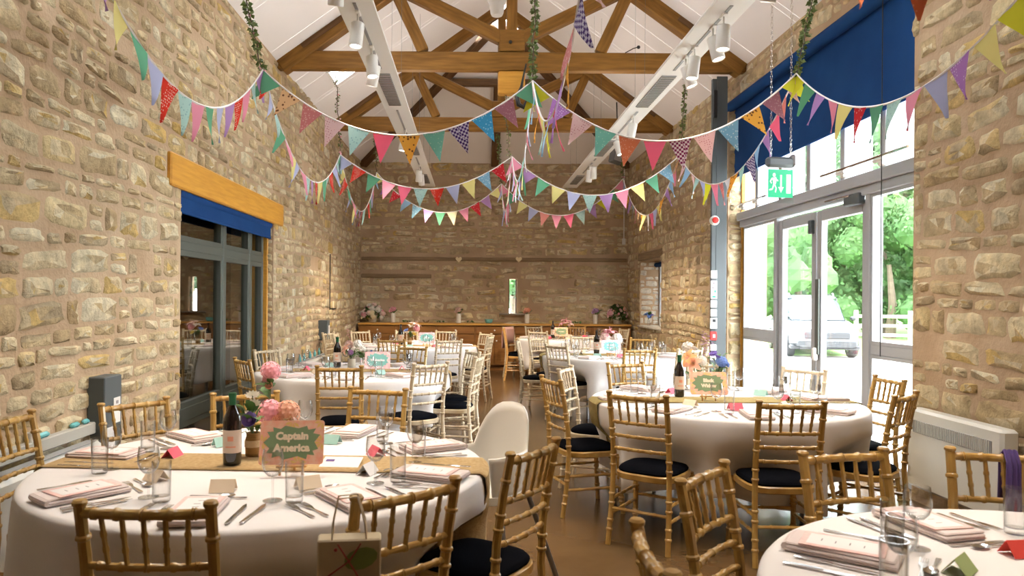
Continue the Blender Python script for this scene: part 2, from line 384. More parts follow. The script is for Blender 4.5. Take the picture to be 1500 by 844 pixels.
# --- stones
def stone_variant(rng):
    """an irregular rubble stone: a crooked four-sided outline with knocked-off corners and a rough face"""
    cs = [(-.5+rng.uniform(0,.10),-.5+rng.uniform(0,.13)),(.5-rng.uniform(0,.10),-.5+rng.uniform(0,.13)),(.5-rng.uniform(0,.14),.5-rng.uniform(0,.13)),(-.5+rng.uniform(0,.14),.5-rng.uniform(0,.13))]
    out = []
    for k in range(4):
        p, c, q = Vector(cs[k-1]), Vector(cs[k]), Vector(cs[(k+1)%4])
        out.append(c.lerp(p, rng.uniform(.05,.24))); out.append(c.lerp(q, rng.uniform(.05,.24)))
        m = (c+q)/2; m *= rng.uniform(.90,1.05); out.append(m)
    out = [(p.x+rng.uniform(-.02,.02), p.y+rng.uniform(-.03,.03)) for p in out]; n = len(out)
    tx, ty = rng.uniform(-.45,.45), rng.uniform(-.5,.5)
    v = [(x*1.03,y*1.03,-.4) for x,y in out]
    v += [(x*.97,y*.95,.40+rng.uniform(-.3,.2)+tx*x*.7+ty*y*.7) for x,y in out]
    v += [(x*rng.uniform(.50,.80),y*rng.uniform(.45,.78),.85+rng.uniform(-.22,.2)+tx*x+ty*y) for x,y in out]
    v.append((rng.uniform(-.15,.15),rng.uniform(-.15,.15),.93+rng.uniform(-.12,.12)))
    f = []
    for k in range(n):
        j = (k+1) % n
        f += [(k,j,n+j,n+k),(n+k,n+j,2*n+j,2*n+k),(2*n+k,2*n+j,3*n)]
    return v, f
RS = random.Random(11)
SV = [stone_variant(RS) for _ in range(40)]
def stone_meshes(m):
    r = []
    for v, f in SV:
        mb = M(); mb.v = list(v); mb.f = list(f); r.append(mb.mesh('stone', m, smooth=True, ang=52))
    return r
SM = {'stone': stone_meshes(MT['stone']), 'pale_stone': stone_meshes(MT['pale_stone'])}
def lay_stones(wall, org, sd, nd, s0, s1, z0, z1, holes, keep=300, hmin=.06, hmax=.19, wmin=.11, wmax=.40, proud=(.008,.026), mkey='stone', seed=1, top=None, zoff_amp=.03, skip=.03):
    rng = random.Random(seed); org, sd, nd = Vector(org), Vector(sd), Vector(nd); up = Vector((0,0,1))
    st = []; z = z0; ph = rng.uniform(0,6)
    while z < z1-.03:
        h = rng.uniform(hmin, hmax); h = min(h, z1-z)
        if z1-(z+h) < .04: h = z1-z
        s = s0-rng.uniform(0,.1)
        while s < s1:
            w = min(rng.uniform(wmin, wmax)*(.7+3.2*h), .5)
            a, b = max(s, s0), min(s+w, s1); s += w
            if b-a < .06: continue
            # keep clear of openings
            cz = z+h/2+zoff_amp*math.sin((a+b)*.6+ph)
            bad = False
            for (h0,h1,g0,g1) in holes:
                if g0-.02 < cz < g1+.04:
                    if a < h0 < b: b = h0-.004
                    elif a < h1 < b: a = h1+.004
                    elif h0 <= a and b <= h1: bad = True
            if bad or b-a < .06: continue
            if rng.random() < skip: continue
            rows = [(cz, h)]
            if h > .115 and (b-a) < .3 and rng.random() < .3: rows = [(cz-h/4, h/2), (cz+h/4, h/2)]
            for (c, hh) in rows:
                g = rng.uniform(.004,.020)
                sw, sh = (b-a)-g, hh-g*.8
                if rng.random() < .25: sh *= rng.uniform(.7,.95); c += rng.uniform(-.3,.3)*(hh-sh)
                pr = rng.uniform(*proud)
                p = org+sd*((a+b)/2)+up*c
                st.append((p, sw, sh, pr, rng.randrange(len(SV)), rng.uniform(-.09,.09)))
        z += h
    scored = []
    for i, (p, w, h, d, k, r) in enumerate(st):
        q = proj(p); sc = 0
        if q and -10 < q[0] < 1510 and -10 < q[1] < 854:
            dv = (Vector((0,0,CZ))-p); L = dv.length
            sc = w*h*max(0, dv.normalized().dot(nd))/L**2
        scored.append((sc, i))
    scored.sort(reverse=True); own = {i for sc, i in scored[:keep] if sc > 0}
    B = Matrix((sd, up, nd)).transposed()
    V, FA, n = [], [], 0
    for i, (p, w, h, d, k, r) in enumerate(st):
        if i in own:
            o = bpy.data.objects.new('stone', SM[mkey][k]); COL.objects.link(o); o.parent = wall
            o.matrix_world = Matrix.Translation(p) @ (B @ Matrix.Rotation(r, 3, 'Z')).to_4x4() @ Matrix.Diagonal((w,h,d,1))
        else:
            v = np.array(SV[k][0])*np.array((w,h,d)); c, s_ = math.cos(r), math.sin(r)
            v[:, :2] = v[:, :2] @ np.array(((c,s_),(-s_,c)))
            V.append(v @ np.array(B.transposed())+np.array(p)); FA += [tuple(x+n for x in f) for f in SV[k][1]]; n += len(v)
    if V:
        me = bpy.data.meshes.new('rubble_stones'); me.from_pydata([tuple(x) for x in np.concatenate(V)], [], FA); me.materials.append(MT[mkey])
        me.polygons.foreach_set('use_smooth', [True]*len(me.polygons)); me.set_sharp_from_angle(angle=R(52)); me.update()
        o = bpy.data.objects.new('rubble_stones', me); link(o, wall, kind='stuff')
# --- left wall
LW = (5.93, 8.69, 0, 2.38)
wl = grid_wall('wall_left', (XL,0,0), (0,1,0), (1,0,0), YF, YB, 0, ZE+.02, [LW])
lay_stones(wl, (XL,0,0), (0,1,0), (1,0,0), 1.6, YB, .02, ZE, [LW, (5.66,9.02,2.34,2.56)], seed=3)
# --- right wall
RD = (5.44, 9.4, 0, 3.98); RW = (12.7, 14.3, .95, 2.2)
wr = grid_wall('wall_right', (XR,0,0), (0,-1,0), (-1,0,0), -YB, -YF, 0, ZE+.02, [(-RD[1],-RD[0],RD[2],RD[3]), (-RW[1],-RW[0],RW[2],RW[3])])
lay_stones(wr, (XR,0,0), (0,-1,0), (-1,0,0), -YB, -1.6, .02, ZE, [(-RD[1],-RD[0],RD[2],RD[3]), (-RW[1],-RW[0],RW[2],RW[3]+.14)], seed=9, hmin=.065, hmax=.2)
# --- back wall
SLIT = (.755, .93, 1.14, 1.86)
wb = grid_wall('wall_back', (0,YB,0), (1,0,0), (0,-1,0), XL-.5, XR+.5, 0, ZE+.06, [SLIT], th=.3)
lay_stones(wb, (0,YB,0), (1,0,0), (0,-1,0), XL, XR, .85, ZE+.03, [(SLIT[0]-.06,SLIT[1]+.06,SLIT[2]-.06,SLIT[3]+.05), (-2.4,3.3,2.22,2.32), (-2.4,-.84,1.86,1.95)], seed=5, keep=300, wmin=.18, wmax=.55, hmin=.08, hmax=.2)
# --- front wall behind the camera, solid, in dark mortar to cut bounced light
wf = grid_wall('wall_front', (0,YF,0), (-1,0,0), (0,1,0), -XR-.5, -XL+.5, 0, 6.4, [])
# reveals lined with stones
lay_stones(wr, (XR,9.4,0), (1,0,0), (0,-1,0), 0, .21, 0, 3.95, [], keep=60, hmin=.11, hmax=.24, wmin=.3, wmax=.4, proud=(.01,.04), seed=21, zoff_amp=0, skip=0)
lay_stones(wl, (XL-.16,8.69,0), (1,0,0), (0,-1,0), 0, .16, 0, 2.36, [], keep=40, hmin=.06, hmax=.16, wmin=.3, wmax=.4, proud=(.01,.05), seed=22, zoff_amp=0, skip=0)
lay_stones(wr, (XR,14.3,0), (1,0,0), (0,-1,0), 0, .36, .97, 2.18, [], keep=40, hmin=.07, hmax=.16, wmin=.12, wmax=.3, seed=23, zoff_amp=0, mkey='pale_stone')
# --- floor and outside ground
M().box(((XL+XR)/2, (YF+YB)/2, -.1), (XR-XL+1.0, YB-YF+.6, .2)).build('floor', MT['floor'], smooth=False, kind='structure')
# --- roof slopes made of ceiling panels
ceil = empty('ceiling', (0,0,0), kind='structure')
SKY_L = [(-2.02,-1.25,3.1,4.3), (-2.02,-1.25,6.25,7.45), (-2.02,-1.25,10.03,10.69)]  # last one is in view; nearer two unseen, added for more daylight
SKY_R = [(XC+1.7,XC+2.47,2.6,3.8), (XC+1.7,XC+2.47,4.5,5.4)]  # unseen skylights, added to light the tables from above
def slope_panel(xa, xb, ya, yb, th=.02, gap=.003):
    """slab between x range and y range on the slope, cut by the far hip"""
    ya += gap; yb -= gap
    side = -1 if (xa+xb)/2 < XC else 1
    pts = []
    def lim(y): return min(2.8, YB-y)       # the slope ends where the hip begins: inset from eave <= YB - y
    def ins(x): return 2.8-abs(x-XC)
    ia, ib = sorted((ins(xa), ins(xb)))
    la, lb = lim(ya), lim(yb)
    poly = []
    if lb <= ia and la <= ia: return None
    # polygon in (inset, y)
    poly = [(ia, ya), (min(ib, la), ya)]
    if la > ib > lb: poly.append((ib, YB-ib))
    if lb > ia: poly += [(min(ib, lb), yb), (ia, yb)]
    else: poly.append((ia, YB-ia))
    v = []
    for i_, y in poly: x = XC+side*(2.8-i_); v.append(Vector((x, y, ZE+SL*i_)))
    nrm = Vector((side*SL, 0, 1)).normalized()
    w = [p+nrm*th for p in v]; n = len(v)
    return M().add(v+w, [tuple(range(n)), tuple(range(2*n-1,n-1,-1))]+[(i,(i+1)%n,n+(i+1)%n,n+i) for i in range(n)])
ys = sorted(set([YF+i*1.15 for i in range(17)]+[YB]+[s[i] for s in SKY_L+SKY_R for i in (2,3)]))
ys = [y for y in ys if y <= YB]
for ya, yb in zip(ys[:-1], ys[1:]):
    for side in (-1, 1):
        ex = XC+side*2.8
        hole = [s for s in SKY_L+SKY_R if s[2]-1e-6 <= ya and yb <= s[3]+1e-6 and ((s[0] < XC) == (side < 0))]
        segs = [(ex, XC)] if not hole else ([(ex, hole[0][0]), (hole[0][1], XC)] if side < 0 else [(XC, hole[0][0]), (hole[0][1], ex)])
        for xa, xb in segs:
            mb = slope_panel(xa, xb, ya, yb)
            if mb: mb.build('ceiling_panel', MT['plaster'], ceil, smooth=False)
# hip end panels
for k in range(5):
    xa, xb = XL+k*1.12, XL+(k+1)*1.12
    a = lambda x: 2.8-abs(x-XC)
    pts = [(xa,0),(xb,0),(xb,a(xb)),(xa,a(xa))]
    if xa < XC < xb: pts = [(xa,0),(xb,0),(xb,a(xb)),(XC,2.8),(xa,a(xa))]
    v = []
    for x, t in pts:
        if not v or (Vector((x, YB-t, ZE+SL*t))-v[-1]).length > 1e-4: v.append(Vector((x, YB-t, ZE+SL*t)))
    if (v[0]-v[-1]).length < 1e-4: v.pop()
    n = len(v); w = [p+Vector((0,.0,.02)) for p in v]
    M().add(v+w, [tuple(range(n)), tuple(range(2*n-1,n-1,-1))]+[(i,(i+1)%n,n+(i+1)%n,n+i) for i in range(n)]).build('ceiling_panel', MT['plaster'], ceil, smooth=False)
# skylights
for i, (xa, xb, ya, yb) in enumerate(SKY_L+SKY_R):
    side = -1 if xa < XC else 1
    w = empty('window_%d' % (10+i), ((xa+xb)/2, (ya+yb)/2, roofz((xa+xb)/2)), kind='structure')
    w.rotation_euler = (0, math.atan(SL)*side, 0)
    sl = (xb-xa)*math.sqrt(1+SL*SL); ly = yb-ya
    fm = M()
    for sx in (-1,1): fm.box((sx*(sl/2-.02),0,.06), (.04,ly,.14))
    for sy in (-1,1): fm.box((0,sy*(ly/2-.02),.06), (sl-.08,.04,.14))
    fm.build('window_frame', MT['white'], w, smooth=False)
    M().box((0,0,.10), (sl-.08,ly-.08,.008)).build('pane', MT['glass'], w, smooth=False)
# ------------------------------------------------------------------ roof trusses
def beam(name, a, b, w, h, m, parent, roll=None):
    """a squared timber from a to b with softened edges, local x along it"""
    a, b = Vector(a), Vector(b); d = b-a; L = d.length; x = d.normalized()
    y = Vector((0,1,0)) if roll is None else Vector(roll)
    z = x.cross(y).normalized(); y = z.cross(x).normalized()
    mb = M().bbox((0,0,0), (L,w,h), .012)
    o = mb.build(name, m, parent, smooth=True, ang=30)
    o.matrix_local = Matrix.Translation((a+b)/2) @ Matrix((x,y,z)).transposed().to_4x4()
    return o
def truss(Y, label, pendant=True):
    t = empty('roof_truss', (XC,Y,4.17), label=label, cat='roof truss', group='oak trusses across the hall')
    k = MT['oak']; zt = .12    # local z of tie beam middle
    beam('tie_beam', (-2.8,0,zt), (2.8,0,zt), .12, .22, k, t)
    beam('king_post', (0,0,.24), (0,0,2.0), .12, .125, k, t)
    M().bbox((0,0,.24+.13), (.31,.13,.26), .012).build('post_head', k, t)
    if pendant: M().bbox((0,0,-.135), (.32,.13,.27), .012).build('pendant_block', MT['oak_light'], t)  # golden oak paints the warm light on the post's lower end
    for s in (-1,1):
        beam('principal_rafter', (s*2.78,0,.06), (s*.06,0,2.02), .16, .24, k, t)
        beam('strut', (s*.12,0,.40), (s*1.43,0,1.04), .12, .15, k, t)
        beam('queen_strut', (s*1.06,0,.24), (s*1.44,0,1.06), .12, .14, k, t)
        beam('iron_strap', (s*2.5,-.085,.27), (s*1.98,-.085,.64), .012, .06, MT['oak_dark'], t)
    for x in (-.02,): M().lathe([(.0,0),(.02,0),(.02,.02),(0,.02)], 8).build('peg', MT['black'], t, loc=(x,-.068,.34), rot=(R(90),0,0))
    return t
truss(8.85, 'wide oak roof truss nearest in view, with a block hanging under its tie beam')
truss(12.05, 'second oak roof truss, smaller behind the first one', pendant=False)
tr3 = truss(5.65, 'oak roof truss over the first row of bunting, above the frame', pendant=False)
# the hip: two hip rafters, a purlin and a middle jack rafter
hip = empty('hip_roof_frame', (XC,14.2,4.3), label='dark timber hip frame against the white ceiling above the end wall', cat='roof frame')
off = Vector((XC,14.2,4.3))
for s in (-1,1):
    beam('hip_rafter', Vector((XC+s*2.75,YB-.05,ZE-.06))-off, Vector((XC+s*.1,12.75,ZE+SL*2.7-.06))-off, .12, .16, MT['oak_dark'], hip, roll=(s,1,0))
beam('purlin', Vector((XC-1.05,YB-1.75,ZE+SL*1.75-.09))-off, Vector((XC+1.05,YB-1.75,ZE+SL*1.75-.09))-off, .12, .13, MT['oak_dark'], hip)
beam('jack_rafter', Vector((XC,YB-.08,ZE-.04))-off, Vector((XC,YB-1.75,ZE+SL*1.75-.07))-off, .16, .16, MT['oak_dark'], hip, roll=(1,0,0))
# ------------------------------------------------------------------ left glazed doors (window_1)
def frame_box(parent, name, m, y0, y1, z0, z1, X, d=.08, b=.006): return M().bbox((X,(y0+y1)/2,(z0+z1)/2), (d,y1-y0,z1-z0), b).build(name, m, parent, smooth=True, ang=30)
GXL = XL-.15
w1 = empty('window_1', (0,0,0), kind='structure')
gd = MT['grey_dark']
cols = [5.93, 7.29, 8.15, 8.68]
for i, y in enumerate(cols): frame_box(w1, 'mullion', gd, (y-.035 if 0 < i < 3 else (y if i == 0 else y-.05)), (y+.035 if 0 < i < 3 else (y+.09 if i == 0 else y)), 0, 2.36, GXL, .09)
frame_box(w1, 'head_rail', gd, 5.93, 8.68, 2.28, 2.37, GXL, .08)
frame_box(w1, 'transom', gd, 5.93, 8.68, 1.85, 1.93, GXL, .085)
frame_box(w1, 'bottom_rail', gd, 5.93, 8.68, .38, .50, GXL, .085)
frame_box(w1, 'threshold', gd, 5.93, 8.68, 0, .10, GXL, .085)
for i in range(3):
    ya, yb = cols[i]+(.09 if i == 0 else .035), cols[i+1]-(.035 if i < 2 else .05)
    for za, zb in ((.5,1.85),(1.93,2.28),(.1,.38)):
        s = empty('casement', (0,0,0)); s.parent = w1
        fm = M(); e = .045
        fm.box((GXL+.012,(ya+ya+e)/2,(za+zb)/2),(.05,e,zb-za)); fm.box((GXL+.012,yb-e/2,(za+zb)/2),(.05,e,zb-za))
        fm.box((GXL+.012,(ya+yb)/2,za+e/2),(.05,yb-ya-2*e,e)); fm.box((GXL+.012,(ya+yb)/2,zb-e/2),(.05,yb-ya-2*e,e))
        fm.build('sash', gd, s, smooth=False)
        M().box((GXL-.005,(ya+yb)/2,(za+zb)/2),(.012,yb-ya-2*e+.01,zb-za-2*e+.01)).build('pane', MT['glass_dark'], s, smooth=False)
frame_box(w1, 'timber_lining', MT['oak_light'], 8.64, 8.675, 0, 2.28, XL-.085, .06)
bl = empty('roller_blind', (XL-.05,7.3,2.26), label='rolled up dark blue blind under the golden timber lintel', cat='blind')
M().lathe([(.05,-1.35),(.05,1.35)], 14).build('roll', MT['blue'], bl, rot=(R(90),0,0), loc=(0,0,.04))
M().box((.03,0,-.05), (.006,2.66,.12)).build('fabric', MT['blue'], bl, smooth=False)
M().bbox((.03,0,-.115), (.02,2.66,.025), .006).build('hem_bar', MT['blue'], bl)
lint = beam('trim_1', (XL-.09,5.66,2.445), (XL-.09,9.02,2.445), .17, .26, MT['oak_light'], None, roll=(1,0,0)); lint.location.x = XL-.05; lint['kind'] = 'structure'
# room beyond the left glazing
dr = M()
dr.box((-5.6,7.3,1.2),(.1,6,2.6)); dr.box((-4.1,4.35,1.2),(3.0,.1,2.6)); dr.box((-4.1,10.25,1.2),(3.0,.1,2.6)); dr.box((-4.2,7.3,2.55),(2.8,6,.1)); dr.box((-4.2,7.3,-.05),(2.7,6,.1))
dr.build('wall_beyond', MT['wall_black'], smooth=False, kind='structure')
# ------------------------------------------------------------------ entrance glazing on the right (door_1)
GX = XR+.21
d1 = empty('door_1', (0,0,0), kind='structure')
gr = MT['grey']
Y0, YA, YM, YC, Y1 = 9.36, 8.30, 7.36, 6.36, 5.44     # far jamb, door edges, near jamb
frame_box(d1, 'header', gr, Y1, Y0, 2.38, 2.46, GX-.01, .13)
frame_box(d1, 'header_cap', gr, Y1, Y0, 2.46, 2.56, GX-.03, .17)
frame_box(d1, 'sill_rail', gr, Y1, YC, 0, .10, GX, .1); frame_box(d1, 'sill_rail', gr, YA, Y0, 0, .10, GX, .1)
for y in (Y0-.03, YA, YC, Y1+.03): frame_box(d1, 'jamb_post', gr, y-.035, y+.035, 0, 2.38, GX+(.02 if y > 9 else 0), .06 if y > 9 else .12)
frame_box(d1, 'timber_lining', MT['oak_light'], 9.365, 9.395, 0, 3.98, XR+.185, .045)
for ya, yb in ((Y1+.065,YC-.035),(YA+.035,Y0-.065)):
    frame_box(d1, 'middle_rail', gr, ya, yb, 1.0, 1.09, GX, .09)
    for za, zb in ((.1,1.0),(1.09,2.38)):
        M().box((GX,(ya+yb)/2,(za+zb)/2),(.012,yb-ya,zb-za)).build('pane', MT['glass'], d1, smooth=False)
        fm = M(); e = .028
        for y in (ya+e/2, yb-e/2): fm.box((GX-.02,y,(za+zb)/2),(.05,e,zb-za))
        for z in (za+e/2, zb-e/2): fm.box((GX-.02,(ya+yb)/2,z),(.05,yb-ya-2*e,e))
        fm.build('glazing_bead', gr, d1, smooth=False)
def door_leaf(ya, yb, handle_y):
    l = empty('door_leaf', (0,0,0)); l.parent = d1; e = .095
    fm = M()
    fm.bbox((GX,ya+e/2,1.18),(.06,e,2.34)); fm.bbox((GX,yb-e/2,1.18),(.06,e,2.34)); fm.bbox((GX,(ya+yb)/2,2.30),(.06,yb-ya-2*e,.11)); fm.bbox((GX,(ya+yb)/2,.14),(.06,yb-ya-2*e,.26))
    fm.build('leaf_frame', gr, l, smooth=True, ang=30)
    M().box((GX,(ya+yb)/2,1.26),(.012,yb-ya-2*e,2.0)).build('pane', MT['glass'], l, smooth=False)
    return l
l1 = door_leaf(YM+.01, YA-.04, 0); l2 = door_leaf(YC+.04, YM-.01, 0)
M().bbox((GX-.045,YM-.06,1.30),(.02,.07,.75),.005).build('lock_plate', MT['grey_dark'], l2)
M().bbox((GX-.06,YM-.05,.93),(.05,.05,.13),.012).build('handle', MT['white'], l2)
M().bbox((GX-.05,YM+.07,2.20),(.05,.06,.14),.008).build('latch', MT['steel_grey'], l1)
cl = M().bbox((GX-.07,YC+.20,2.36),(.07,.26,.10),.01); cl.build('door_closer', MT['steel_grey'], l2)
M().bbox((GX-.10,YC+.45,2.40),(.025,.45,.02),.005).build('closer_arm', MT['steel'], l2)
# upper lights with deep fins
fy = [8.75, 8.08, 7.40, 6.72, 6.06]
for y in fy: frame_box(d1, 'upper_mullion', gr, y-.04, y+.04, 2.56, 3.95, GX+.03, .26)
frame_box(d1, 'upper_head', gr, Y1, Y0, 3.90, 3.98, GX, .1)
ed = [Y0]+fy+[Y1]
for a, b in zip(ed[:-1], ed[1:]): M().box((GX+.06,(a+b)/2,3.24),(.012,a-b-.06,1.34)).build('upper_pane', MT['glass'], d1, smooth=False)
for (ya, yb, lab) in ((5.6,7.0,'thin metal window opener rod on the transom beside the stone pier'),(8.3,9.33,'thin metal window opener rod on the transom behind the exit sign')):
    t = empty('window_opener', (GX-.16,(ya+yb)/2,2.64), label=lab, cat='window opener')
    M().tube([(0,ya-(ya+yb)/2,0),(0,yb-(ya+yb)/2,0)], .011, 8).build('rod', MT['steel'], t)
    for q in (-.22,.22):
        M().bbox((.02,q*(yb-ya),-.045),(.05,.05,.07),.01).tube([(.0,q*(yb-ya)-.06,-.03),(.0,q*(yb-ya)+.08,-.03)],.018,8).build('bracket', MT['white'], t)
# big blue roller blind
bb = empty('roller_blind', (XR+.03,7.47,3.92), label='large dark blue roller blind drawn halfway over the glazed entrance', cat='blind')
M().lathe([(.065,-1.97),(.065,1.97)], 16).build('roll', MT['blue'], bb, rot=(R(90),0,0))
M().box((.05,0,-.46), (.005,3.86,.86)).build('fabric', MT['blue'], bb, smooth=False)
M().bbox((.05,0,-.895), (.02,3.86,.03), .006).build('hem_bar', MT['blue'], bb)
M().tube([(-.03,-1.6,.0),(-.03,-1.6,-2.9)], .004, 5).build('pull_cord', MT['black'], bb)
# small window in the right wall, slit in the back wall
w3 = empty('window_3', (0,0,0), kind='structure')
for y in (RW[0]+.04, RW[1]-.04): frame_box(w3, 'frame', gr, y-.04, y+.04, RW[2], RW[3], XR+.40, .07)
for z in (RW[2]+.04, RW[3]-.04): frame_box(w3, 'frame', gr, RW[0]+.08, RW[1]-.08, z-.04, z+.04, XR+.40, .07)
frame_box(w3, 'mullion', gr, 13.45, 13.53, RW[2]+.08, RW[3]-.08, XR+.40, .06)
for a, b in ((RW[0]+.08,13.45),(13.53,RW[1]-.08)): M().box((XR+.40,(a+b)/2,(RW[2]+RW[3])/2),(.01,b-a,RW[3]-RW[2]-.16)).build('pane', MT['glass'], w3, smooth=False)
M().bbox((XR+.16,13.5,RW[2]-.012),(.42,1.62,.04),.01).build('sill', MT['pale_stone'], w3)
b3 = M().lathe([(.045,-.75),(.045,.75)], 12).build('roller_blind', MT['blue'], loc=(XR+.30,13.5,2.12), rot=(R(90),0,0), label='small rolled blue blind at the top of the small deep window', cat='blind')
t2 = beam('trim_2', (XR-.0,12.62,2.27), (XR-.0,14.38,2.27), .12, .14, MT['old_timber'], None, roll=(1,0,0)); t2.location.x = XR+.03; t2['kind'] = 'structure'
w2 = empty('window_2', (0,0,0), kind='structure')
for x in (SLIT[0]+.012, SLIT[1]-.012): M().box((x,YB+.15,(SLIT[2]+SLIT[3])/2),(.024,.04,SLIT[3]-SLIT[2])).build('frame', MT['oak_dark'], w2, smooth=False)
M().box(((SLIT[0]+SLIT[1])/2,YB+.15,(SLIT[2]+SLIT[3])/2),(.13,.01,SLIT[3]-SLIT[2])).build('pane', MT['glass'], w2, smooth=False)
M().bbox(((SLIT[0]+SLIT[1])/2,YB-.02,SLIT[2]-.015),(.56,.20,.035),.01).build('sill', MT['slate'], w2)
for i, (a, b, z, h) in enumerate(((XL+.03,XR-.03,2.265,.075),(XL+.03,-.86,1.905,.085))):
    o = beam('trim_%d' % (3+i), (a,YB-.01,z), (b,YB-.01,z), .06, h, MT['old_timber'], None); o['kind'] = 'structure'
for px, lab in ((672,'small wooden heart on the wall timber, before the slit window'),(760,'small wooden heart on the wall timber above the slit window')):
    p = at(px, 380, YB-.06); out = []
    for k in range(20):
        t = 2*PI*k/20; out.append((.0042*16*math.sin(t)**3, .0042*(13*math.cos(t)-5*math.cos(2*t)-2*math.cos(3*t)-math.cos(4*t))))
    M().prism(out, -.008, .008, Matrix.Rotation(R(90),4,'X')).build('wooden_heart', MT['heart'], loc=p, label=lab, cat='heart decoration')
# steel column under the truss end
sc_ = empty('steel_column', (3.0,8.98,0), label='grey steel column standing before the wall beside the entrance', cat='column')
M().bbox((0,-.07,2.08),(.13,.014,4.16),.003).bbox((0,.07,2.08),(.13,.014,4.16),.003).bbox((0,0,2.08),(.012,.13,4.16),.003).build('shaft', MT['steel_grey'], sc_)
M().bbox((0,0,.012),(.26,.26,.024),.004).build('base_plate', MT['steel_grey'], sc_)
M().bbox((-.09,-.05,2.08),(.055,.05,4.1),.004).build('conduit', MT['steel_grey'], sc_)
M().bbox((-.09,-.09,3.82),(.05,.03,.34),.008).build('cable_bundle', MT['black'], sc_)
def plate(name, y0, y1, m, lab, cat, w=.075, extra=None):
    z0 = at(1049, y1, 8.86).z; z1 = at(1049, y0, 8.86).z
    o = M().bbox((0,0,0),(w,.02,z1-z0),.006).build(name, m, loc=(2.91,8.895,(z0+z1)/2), label=lab, cat=cat)
    if extra: extra(o, z1-z0)
    return o
plate('wall_socket', 396, 408, MT['white'], 'white switch box topmost on the steel column', 'switch')
def note(o, h):
    M().box((0,-.012,h*.35),(.02,.004,.03)).box((-.012,-.012,h*.1),(.02,.004,.02)).build('print', MT['ink_grey'], o, smooth=False)
    M().box((.014,-.012,-.02),(.02,.004,.03)).box((0,-.012,-h*.38),(.04,.004,.02)).build('green_print', MT['exit_green'], o, smooth=False)
plate('safety_notice', 411, 438, MT['card'], 'narrow safety notice with green marks on the steel column', 'notice', extra=note)
plate('switch_plate', 440, 451, MT['white'], 'pale switch plate under the safety notice, upper of two', 'switch')
plate('switch_plate', 453, 464, MT['white'], 'pale switch plate under the safety notice, lower of two', 'switch')
plate('keypad', 466, 482, MT['white'], 'white keypad with dark screen above the red call point', 'keypad', .085, lambda o, h: M().box((.005,-.012,h*.25),(.04,.004,h*.25)).build('screen', MT['black'], o, smooth=False))
plate('fire_call_point', 486, 499, MT['red'], 'red fire alarm call point on the steel column', 'alarm', .08, lambda o, h: M().box((.005,-.012,0),(.03,.004,.04)).build('glass_window', MT['card'], o, smooth=False))
plate('socket_plate', 505, 514, MT['white'], 'pale socket plate below the red call point, upper of two', 'socket')
plate('socket_plate', 518, 528, MT['white'], 'pale socket plate below the red call point, lower of two', 'socket')
so_ = empty('alarm_sounder', at(1047,323,8.88), label='round red alarm sounder on the steel column', cat='alarm')
M().lathe([(0,-.03),(.055,-.03),(.06,.0),(.045,.03),(0,.035)],16).build('base', MT['white'], so_, rot=(R(90),0,0))
M().lathe([(0,.03),(.04,.03),(.035,.05),(0,.055)],14).build('lens', MT['red'], so_, rot=(R(90),0,0))
so_.location.x = 2.91
# ================================================================== chairs
def bamboo(pts, r, nodes, n=8):
    """resample a polyline with raised rings; returns points and radii"""
    P = [Vector(p) for p in pts]; L = [0]
    for a, b in zip(P[:-1], P[1:]): L.append(L[-1]+(b-a).length)
    T = L[-1]; ts = {0.0, T}
    for i in range(len(L)): ts.add(L[i])
    rr = {}
    for q in nodes:
        c = q*T
        for d, k in ((-.009,1.0),(-.004,1.28),(.004,1.28),(.009,1.0)): ts.add(min(max(c+d,0),T)); rr[round(min(max(c+d,0),T),5)] = k
    out, rad = [], []
    for t in sorted(ts):
        i = max(j for j in range(len(L)) if L[j] <= t+1e-9); i = min(i, len(P)-2)
        u = (t-L[i])/max(L[i+1]-L[i],1e-9); out.append(P[i].lerp(P[i+1], u)); rad.append(r*rr.get(round(t,5),1.0))
    return out, rad
def tube_b(pts, r, nodes, n=8):
    a, b = bamboo(pts, r, nodes); return M().tube(a, b, n)
